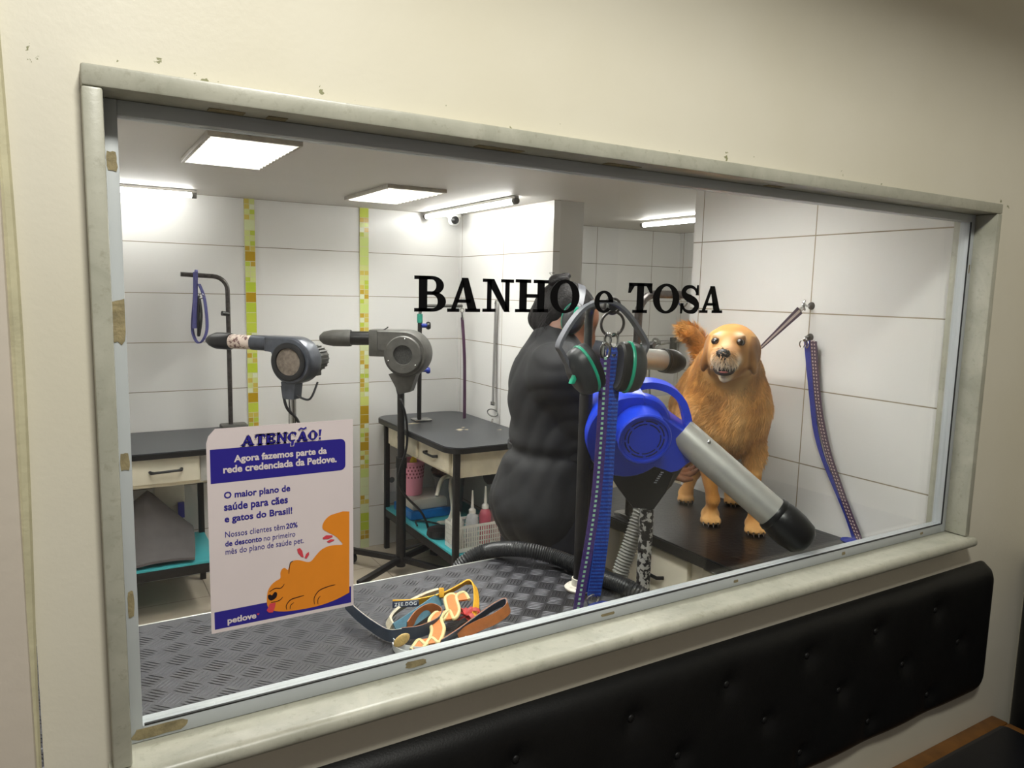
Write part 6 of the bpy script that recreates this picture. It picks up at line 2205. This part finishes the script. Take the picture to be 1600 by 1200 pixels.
w_ = np.where(is_head, 0.0007, np.where(is_tail, 0.0010, 0.0011))[:, None] * rs.uniform(0.7, 1.3, NF)[:, None]
b0 = P - N * 0.002
b1 = b0 + D1 * (Ln * 0.5)[:, None]
b2 = b1 + D2 * (Ln * 0.5)[:, None]
keep = ~face_no & ~((u < -0.06) & (u > -0.16) & (f > -0.03) & (np.abs(l) < 0.05)) & ~((P[:, 2] < TZ + 0.02)) & (P[:, 0] < 2.06)
vv = np.stack([b0 - S * w_, b0 + S * w_, b1 - S * w_ * 0.8, b1 + S * w_ * 0.8, b2], 1)[keep]
vv[..., 2] = np.maximum(vv[..., 2], TZ + 0.002)
vv[..., 0] = np.minimum(vv[..., 0], 2.078)
nk = len(vv)
base = np.arange(nk)[:, None] * 5
fq = np.concatenate([base + np.array([[0, 1, 3, 2]])]).tolist()
ft = (base + np.array([[2, 3, 4]])).tolist()
fur = link_mesh('fur', vv.reshape(-1, 3), fq + ft, attr_mat('golden_fur', 0.6, 0.3, 0.0), dog, True, None, 180)
cb = coat(P[keep]) * rs.uniform(0.80, 1.20, nk)[:, None] * (1 + 0.45 * np.clip(hash_noise(P[keep] * np.array((1, 1, 0.6)), 150, 41), -0.6, 0.6))[:, None]
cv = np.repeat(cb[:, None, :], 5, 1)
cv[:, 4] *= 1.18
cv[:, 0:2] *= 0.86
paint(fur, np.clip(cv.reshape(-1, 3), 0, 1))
fur['kind'] = 'stuff'
# eyes, nose, mouth
M_eye = mat('dark_brown_eye', srgb(26, 14, 8), 0.05, 0, 0.1, coat=1.0)
M_nose = mat('black_wet_nose', srgb(20, 18, 18), 0.28, 0, 0.1, 200, 0.3, 600)
M_gum = mat('dark_mouth', srgb(38, 20, 20), 0.4)
M_tongue = mat('pink_tongue', srgb(196, 116, 112), 0.35, 0, 0.08, 60)
M_tooth = mat('ivory_teeth', srgb(232, 222, 198), 0.25)
M_lid = mat('dark_eye_rim', srgb(70, 42, 26), 0.5)
for s_ in (-1, 1):
    c = hp_(0.033 * s_, 0.0125, 0.0640)
    lid = MB().ball(c - Ff * 0.002, (0.0138, 0.0110, 0.0108), 18, hax).build('eyelid', M_lid, dog)
    e = MB().ball(c + Ff * 0.0015, (0.0110, 0.0098, 0.0110), 18, hax).build('eye', M_eye, dog)
nm = MB()
nm.ball(hp_(0, -0.020, 0.152), (0.0200, 0.0135, 0.014), 18, hax)
nm.ball(hp_(0, -0.030, 0.153), (0.010, 0.010, 0.010), 12, hax)
ns = nm.build('nose', M_nose, dog)
nh = MB()
for s_ in (-1, 1):
    nh.ball(hp_(0.0082 * s_, -0.022, 0.1645), (0.0042, 0.0032, 0.002), 10, hax)
nh.build('nostrils', M_gum, ns)
mth = MB()
mth.ball(hp_(0, -0.0640, 0.098), (0.0220, 0.0150, 0.031), 20, hax)
mth.build('mouth', M_gum, dog)
MB().ball(hp_(0, -0.0710, 0.106), (0.0150, 0.0050, 0.026), 16, hax).build('tongue', M_tongue, dog)
lp_ = MB()
lp_.tube(catmull([hp_(-0.029, -0.052, 0.088), hp_(-0.026, -0.064, 0.106), hp_(-0.018, -0.0735, 0.116), hp_(0, -0.0770, 0.1215), hp_(0.018, -0.0735, 0.116), hp_(0.026, -0.064, 0.106), hp_(0.029, -0.052, 0.088)], 5), 0.0042, 8)
lp_.tube(catmull([hp_(-0.029, -0.052, 0.090), hp_(-0.021, -0.054, 0.118), hp_(-0.008, -0.049, 0.142), hp_(0, -0.040, 0.1535), hp_(0.008, -0.049, 0.142), hp_(0.021, -0.054, 0.118), hp_(0.029, -0.052, 0.090)], 5), 0.0032, 8)
lp_.build('lips', M_gum, dog)
for s_ in (-1, 1):
    MB().tube([hp_(0.015 * s_, -0.073, 0.114), hp_(0.0154 * s_, -0.063, 0.119), hp_(0.0154 * s_, -0.058, 0.119)], [0.0032, 0.0024, 0.0006], 8).build('tooth', M_tooth, dog)
tt = MB()
for k in range(6):
    q = (k - 2.5) * 0.0036
    tt.ball(hp_(q, -0.0700, 0.121 - abs(q) * 0.25), (0.0017, 0.0034, 0.0015), 8, hax)
tt.build('front_teeth', M_tooth, dog)
cl_ = MB()
for c, d in ((FR, pd), (FLt, pd), (HR, pd), (HL, pd)):
    sd = Vector((-d.y, d.x, 0))
    for k in (-1.5, -0.5, 0.5, 1.5):
        ff_ = 0.058 if abs(k) < 1 else 0.046
        a = c + sd * k * 0.0155 + d * ff_ + V(0, 0, 0.012)
        cl_.tube([a, a + d * 0.008 + V(0, 0, -0.004), a + d * 0.012 + V(0, 0, -0.0095)], [0.0032, 0.0024, 0.0008], 7)
cl_.build('claws', mat('horn_claw', srgb(60, 46, 36), 0.4), dog)

# ------------------------------------------------------------------ the groomer
M_skin = mat('brown_skin', srgb(118, 76, 52), 0.5, 0, 0.06, 20, 0.05, 300)
M_hair = mat('black_hair', srgb(20, 17, 16), 0.6, 0, 0.3, 120, 0.5, 160, 0.3)
M_cloth = mat('black_smock_cloth', srgb(23, 24, 26), 0.72, 0, 0.12, 30, 0.15, 500)
M_trous = mat('dark_navy_trousers', srgb(22, 24, 34), 0.8, 0, 0.12, 30, 0.15, 500)
GYc = 1.93
XYZ = (V(1, 0, 0), V(0, 1, 0), V(0, 0, 1))


def gp(x, y, Y=GYc):
    return px(x, y, Y=Y)


hc = gp(890, 483)
pit = math.radians(22)          # she looks down at her work
yw = math.radians(28)
fx = V(math.cos(pit) * math.cos(yw), -math.cos(pit) * math.sin(yw), -math.sin(pit)).normalized()
fz = V(0, 0, 1)
fz = (fz - fx * fz.dot(fx)).normalized()
fy = fz.cross(fx)
gax = (fx, fy, fz)


def hq(a, b, c):
    return hc + fx * a + fy * b + fz * c


skin = [('e', 0, hq(0.0, 0, 0.0), (0.092, 0.073, 0.078), gax),
        ('e', 0.05, hq(0.032, 0, -0.055), (0.062, 0.060, 0.078), gax),
        ('e', 0.03, hq(0.045, 0, -0.108), (0.040, 0.042, 0.030), gax),
        ('c', 0.03, hq(-0.01, 0.045, -0.075), hq(0.05, 0.028, -0.108), 0.026, 0.020), ('c', 0.03, hq(-0.01, -0.045, -0.075), hq(0.05, -0.028, -0.108), 0.026, 0.020),
        ('c', 0.012, hq(0.087, 0, -0.022), hq(0.104, 0, -0.060), 0.008, 0.0125),
        ('e', 0.008, hq(0.098, 0.011, -0.066), (0.010, 0.008, 0.007), gax), ('e', 0.008, hq(0.098, -0.011, -0.066), (0.010, 0.008, 0.007), gax),
        ('c', 0.02, hq(0.076, 0.032, -0.008), hq(0.080, 0.012, -0.005), 0.010, 0.010), ('c', 0.02, hq(0.076, -0.032, -0.008), hq(0.080, -0.012, -0.005), 0.010, 0.010),
        ('e', 0.012, hq(0.090, 0, -0.087), (0.010, 0.022, 0.007), gax), ('e', 0.010, hq(0.088, 0, -0.100), (0.011, 0.020, 0.008), gax),
        ('e', 0.015, hq(0.078, 0, -0.126), (0.018, 0.020, 0.016), gax),
        ('e', 0.006, hq(-0.005, -0.074, -0.03), (0.017, 0.008, 0.028), gax), ('e', 0.006, hq(-0.005, 0.074, -0.03), (0.017, 0.008, 0.028), gax),
        ('c', 0.04, hq(-0.035, 0, -0.04), gp(870, 548), 0.052, 0.054),
        ('c', 0.06, gp(870, 556), gp(868, 600), 0.055, 0.10), ('c', 0.08, gp(868, 590), gp(868, 690), 0.12, 0.115), ('c', 0.08, gp(866, 690), gp(856, 790), 0.11, 0.125)]
SR, SL = gp(876, 583, GYc - 0.16), gp(872, 577, GYc + 0.16)
ER, WR = V(SR.x + 0.165, SR.y - 0.035, SR.z - 0.235), V(1.655, 1.775, 0.985)
EL, WL = V(SL.x + 0.13, SL.y + 0.03, SL.z - 0.22), px(938, 588, Y=2.095)
skin += [('c', 0.05, gp(868, 590), SR, 0.09, 0.055), ('c', 0.05, gp(868, 590), SL, 0.09, 0.055),
         ('c', 0.03, SR, ER, 0.048, 0.038), ('c', 0.02, ER, WR, 0.038, 0.026), ('c', 0.03, SL, EL, 0.048, 0.038), ('c', 0.02, EL, WL, 0.038, 0.026)]
hipx = gp(856, 790)
for s_ in (-1, 1):
    hipj = V(hipx.x - 0.005, hipx.y + 0.085 * s_, hipx.z - 0.02)
    kn = V(hipx.x + 0.03 - 0.02 * s_, hipx.y + 0.095 * s_, 0.47)
    an = V(hipx.x - 0.02 - 0.03 * s_, hipx.y + 0.10 * s_, 0.085)
    skin += [('c', 0.04, hipj, kn, 0.082, 0.056), ('c', 0.03, kn, an, 0.052, 0.036), ('c', 0.02, an + V(0, 0, -0.02), an + V(0.13, 0, -0.055), 0.036, 0.026)]
pv, pf = surface_nets(skin, (0.95, 1.62, 0.0), (1.76, 2.25, 1.68), 0.0115)


def hand(w, d, up, out, grip):
    """palm, four fingers of different length and a thumb; w wrist, d along the hand, up back of hand, out thumb side"""
    d, up, out = Vector(d).normalized(), Vector(up).normalized(), Vector(out).normalized()
    pr = [('c', 0, w - d * 0.03, w + d * 0.015, 0.026, 0.023), ('e', 0.02, w + d * 0.052, (0.046, 0.040, 0.016), (d, out, up))]
    for k, (o_, ln) in enumerate(((0.029, 0.070), (0.010, 0.078), (-0.010, 0.072), (-0.028, 0.056))):
        b = w + d * (0.088 - 0.004 * abs(k - 1)) + out * o_
        g = grip
        p1 = b + (d * math.cos(g) - up * math.sin(g)) * ln * 0.45
        p2 = p1 + (d * math.cos(2 * g) - up * math.sin(2 * g)) * ln * 0.32
        p3 = p2 + (d * math.cos(2.7 * g) - up * math.sin(2.7 * g)) * ln * 0.25
        pr += [('c', 0.008, b - d * 0.02, p1, 0.0098, 0.0092), ('c', 0.003, p1, p2, 0.0090, 0.0083), ('c', 0.003, p2, p3, 0.0082, 0.0068)]
    t0 = w + d * 0.030 + out * 0.030
    t1 = t0 + (d * 0.6 + out * 0.75 - up * 0.35).normalized() * 0.036
    t2 = t1 + (d * 0.95 + out * 0.25 - up * 0.45).normalized() * 0.028
    pr += [('c', 0.012, w + d * 0.02 + out * 0.015, t0, 0.018, 0.014), ('c', 0.006, t0, t1, 0.0125, 0.0105), ('c', 0.003, t1, t2, 0.0102, 0.0078)]
    return pr


allv, allf = [pv], [pf]
n0_ = len(pv)
for w, d, up_, out in ((WR, (0.95, 0.25, -0.28), (0.15, 0.55, -0.83), (0.25, -0.90, -0.35)), (WL, (0.75, 0.25, 0.35), (0.4, -0.1, -0.9), (0.1, -0.9, 0.1))):
    d = Vector(d).normalized()
    up_ = Vector(up_)
    up_ = (up_ - d * up_.dot(d)).normalized()
    out = d.cross(up_) if d.cross(up_).dot(Vector(out)) > 0 else up_.cross(d)
    hv, hf = surface_nets(hand(w, d, up_, out, 0.42), np.array(w) - 0.13 + np.array(d) * 0.09, np.array(w) + 0.13 + np.array(d) * 0.09, 0.0038)
    allv.append(hv)
    allf.append(hf + n0_)
    n0_ += len(hv)
person = link_mesh('person', np.concatenate(allv), np.concatenate(allf).tolist(), M_skin, None, True, (hipx.x, hipx.y, 0), 180)
tag(person, 'person in a black smock with tied-up black hair, bending toward the golden dog', 'person')


def folds(a, zw=None):
    """soft creases; below the waist the cloth hangs in pleats"""
    def fn(P):
        x, y, z = P[:, 0], P[:, 1], P[:, 2]
        n1, n2 = hash_noise(P, 9, 2), hash_noise(P, 7, 8)
        r1 = 1 - 2 * np.abs(np.sin(17 * (z + 0.8 * x - 0.5 * y) + 3.0 * n1)) ** 0.7
        r2 = 1 - 2 * np.abs(np.sin(13 * (1.3 * x - 0.5 * z + 0.6 * y) + 3.5 * n2)) ** 0.7
        r3 = 1 - 2 * np.abs(np.sin(34 * (0.9 * z - 0.7 * x + 0.5 * y) + 4.5 * hash_noise(P, 12, 14))) ** 0.8
        s1 = np.sin(52 * (z * 0.75 + 0.55 * x) + 3.5 * n1)
        up = 0.35 * r1 + 0.3 * r2 + 0.4 * r3 + 0.35 * s1
        if zw is None:
            return a * up
        th = np.arctan2(y - GYc, x - hipx.x)
        pl = 1 - 2 * np.abs(np.sin(5 * th + 4.5 * n1 + 14 * z)) ** 0.8
        k = np.clip((zw - z) / 0.10, 0, 1)
        pinch = 0.018 * np.exp(-((z - zw) / 0.022) ** 2)
        return a * (up * (1 - 0.35 * k) + 0.5 * pl * k) + pinch * (np.abs(x - hipx.x - 0.02) < 0.22)
    return fn


# smock: shoulders, fitted waist, flared skirt part, sleeves
sm = [('c', 0, gp(865, 538), gp(868, 600), 0.072, 0.122), ('c', 0.05, gp(857, 556), gp(852, 620), 0.045, 0.075),
      ('c', 0.06, gp(868, 590, GYc - 0.05), SR + V(0, 0.015, 0), 0.105, 0.082), ('c', 0.06, gp(868, 586, GYc + 0.05), SL, 0.105, 0.08),
      ('c', 0.07, gp(866, 600, GYc - 0.045), gp(866, 688, GYc - 0.045), 0.125, 0.128), ('c', 0.07, gp(866, 600, GYc + 0.045), gp(866, 688, GYc + 0.045), 0.12, 0.125),
      ('c', 0.05, gp(864, 700), gp(848, 776), 0.132, 0.155), ('c', 0.05, gp(848, 776), gp(850, 800), 0.155, 0.148),
      ('c', 0.05, gp(862, 716, GYc - 0.06), gp(852, 790, GYc - 0.06), 0.11, 0.13), ('c', 0.05, gp(862, 716, GYc + 0.06), gp(852, 790, GYc + 0.06), 0.11, 0.13),
      ('c', 0.04, SR, ER, 0.080, 0.064), ('c', 0.03, ER, ER.lerp(WR, 0.35), 0.060, 0.054),
      ('c', 0.04, SL, EL, 0.078, 0.062), ('c', 0.03, EL, EL.lerp(WL, 0.4), 0.058, 0.050)]
sv, sf = surface_nets(sm, (0.90, 1.55, 0.64), (1.70, 2.32, 1.56), 0.0080, folds(0.0065, gp(866, 697).z))
bot = sv[:, 2].min()
hemz = gp(850, 826).z
smk = link_mesh('smock', sv, sf.tolist(), M_cloth, person, True, None, 180)
tr_ = [('c', 0, gp(856, 780), gp(858, 815), 0.130, 0.125)]
for s_ in (-1, 1):
    hipj = V(hipx.x - 0.005, hipx.y + 0.085 * s_, hipx.z - 0.02)
    kn = V(hipx.x + 0.03 - 0.02 * s_, hipx.y + 0.095 * s_, 0.47)
    an = V(hipx.x - 0.02 - 0.03 * s_, hipx.y + 0.10 * s_, 0.085)
    tr_ += [('c', 0.05, hipj, kn, 0.112, 0.085), ('c', 0.04, kn, an, 0.085, 0.072)]
    shoe = [('c', 0, an + V(-0.02, 0, -0.035), an + V(0.13, 0, -0.045), 0.046, 0.040)]
    hv, hf = surface_nets(shoe, np.array(an) + (-0.1, -0.08, -0.084), np.array(an) + (0.2, 0.08, 0.06), 0.008)
    link_mesh('shoe', hv, hf.tolist(), M_blk, person, True, None, 180)
tv_, tf_ = surface_nets(tr_, (0.90, 1.62, 0.02), (1.6, 2.25, 1.08), 0.011, folds(0.007))
link_mesh('trousers', tv_, tf_.tolist(), M_trous, person, True, None, 180)
# collar band, waist tie with its bow at the back
ca = (hq(-0.035, 0, -0.04) - gp(870, 548))
cn = gp(868, 548) + ca * 0.40
ca.normalize()
MB().lathe([(0.088, -0.050), (0.078, -0.015), (0.073, 0.010), (0.069, 0.013), (0.066, -0.02)], cn, ca, 32).build('collar_band', M_cloth, person)
wt = gp(866, 697)
wp = [wt + V(0.133 * math.cos(a), 0.182 * math.sin(a), 0.006 * math.sin(2 * a)) for a in np.linspace(0, 2 * PI, 40)]
MB().ribbon(wp, V(0, 0, 0.011), 0.006).build('waist_tie', M_cloth, person)
# hair, bun, wisps
hr = [('e', 0, hq(-0.010, 0, 0.002), (0.096, 0.080, 0.082), gax), ('e', 0.03, hq(-0.052, 0, -0.040), (0.058, 0.068, 0.070), gax),
      ('c', 0.02, hq(-0.075, 0, -0.065), gp(853, 512), 0.036, 0.022),
      ('e', 0.004, gp(874, 437), (0.033, 0.030, 0.018), XYZ), ('e', 0.006, gp(884, 431), (0.016, 0.018, 0.010), XYZ), ('e', 0.006, gp(865, 441), (0.018, 0.02, 0.012), XYZ),
      ('-', 0.012, hq(0.095, 0, -0.058), (0.075, 0.12, 0.082), gax), ('-', 0.012, hq(0.035, 0, -0.115), (0.062, 0.12, 0.075), gax)]
hv, hf = surface_nets(hr, np.array(hc) - (0.2, 0.15, 0.2), np.array(hc) + (0.2, 0.15, 0.16), 0.0052, lambda P: 0.0009 * np.sin(P @ np.array((40, 330, 40)) + 4 * hash_noise(P, 30, 9)))
hair = link_mesh('hair', hv, hf.tolist(), M_hair, person, True, None, 180)
wi = MB()
random.seed(11)
for k in range(26):
    a = gp(random.uniform(846, 858), random.uniform(482, 520), GYc + random.uniform(-.05, .03))
    b = a + V(random.uniform(-.03, .0), random.uniform(-.01, .01), random.uniform(-.05, -.015))
    wi.tube(catmull([a + V(0.012, 0, 0.01), a, (a + b) / 2 + V(random.uniform(-.012, .004), 0, 0), b], 4), 0.0007, 4)
for k in range(14):
    a = gp(random.uniform(860, 890), random.uniform(430, 444), GYc + random.uniform(-.03, .03))
    wi.tube(catmull([a, a + V(random.uniform(-.01, .01), 0, .008), a + V(random.uniform(-.022, .022), 0, .008)], 4), 0.0007, 4)
wi.build('wisps', M_hair, hair)
# brow, eye, lips on the visible side
for s_ in (-1, 1):
    MB().ball(hq(0.080, 0.030 * s_, -0.022), (0.009, 0.012, 0.006), 12, gax).build('eye', M_eye, person)
    MB().tube(catmull([hq(0.072, 0.046 * s_, 0.0), hq(0.085, 0.032 * s_, 0.004), hq(0.091, 0.014 * s_, -0.002)], 4), [0.002] * 4 + [0.0032] * 5, 8).build('eyebrow', M_hair, person)
MB().ball(hq(0.096, 0, -0.092), (0.0065, 0.019, 0.0075), 14, gax).build('lips', mat('lips', srgb(128, 66, 62), 0.45), person)
# the ear defenders she wears
wm = bpy.data.objects.new('worn_ear_defenders', None)
COL.objects.link(wm)
wm.parent = person
cR = px(896, 497, d=(hc - fy * 0.098 - V(0, 0, HC)).dot(CF))
cL_ = cR + fy * 0.196
ht = px(907, 446, d=(hc - V(0, 0, HC)).dot(CF))
hm_ = (cR + cL_) / 2
wm.location = hc - wloc(person)
hu = (ht - hm_)
hx_ = fy.cross(hu).normalized()
ear_cup(wm, cR, fy, 0.92, hu.normalized())
ear_cup(wm, cL_, -fy, 0.92, hu.normalized())
hb_ = [hm_ - fy * (0.125 * math.cos(a)) + hu * (math.sin(a) if math.sin(a) > 0 else 0.6 * math.sin(a)) for a in np.linspace(-0.12, PI + 0.12, 26)]
MB().ribbon(hb_, hx_ * 0.012, 0.006).build('headband', M_gband, wm)
MB().obox(cR - fy * 0.030 + hu * 0.22, hx_, fy, hu.normalized(), 0.020, 0.010, 0.024, 0.002).build('slider', M_mintp, wm)
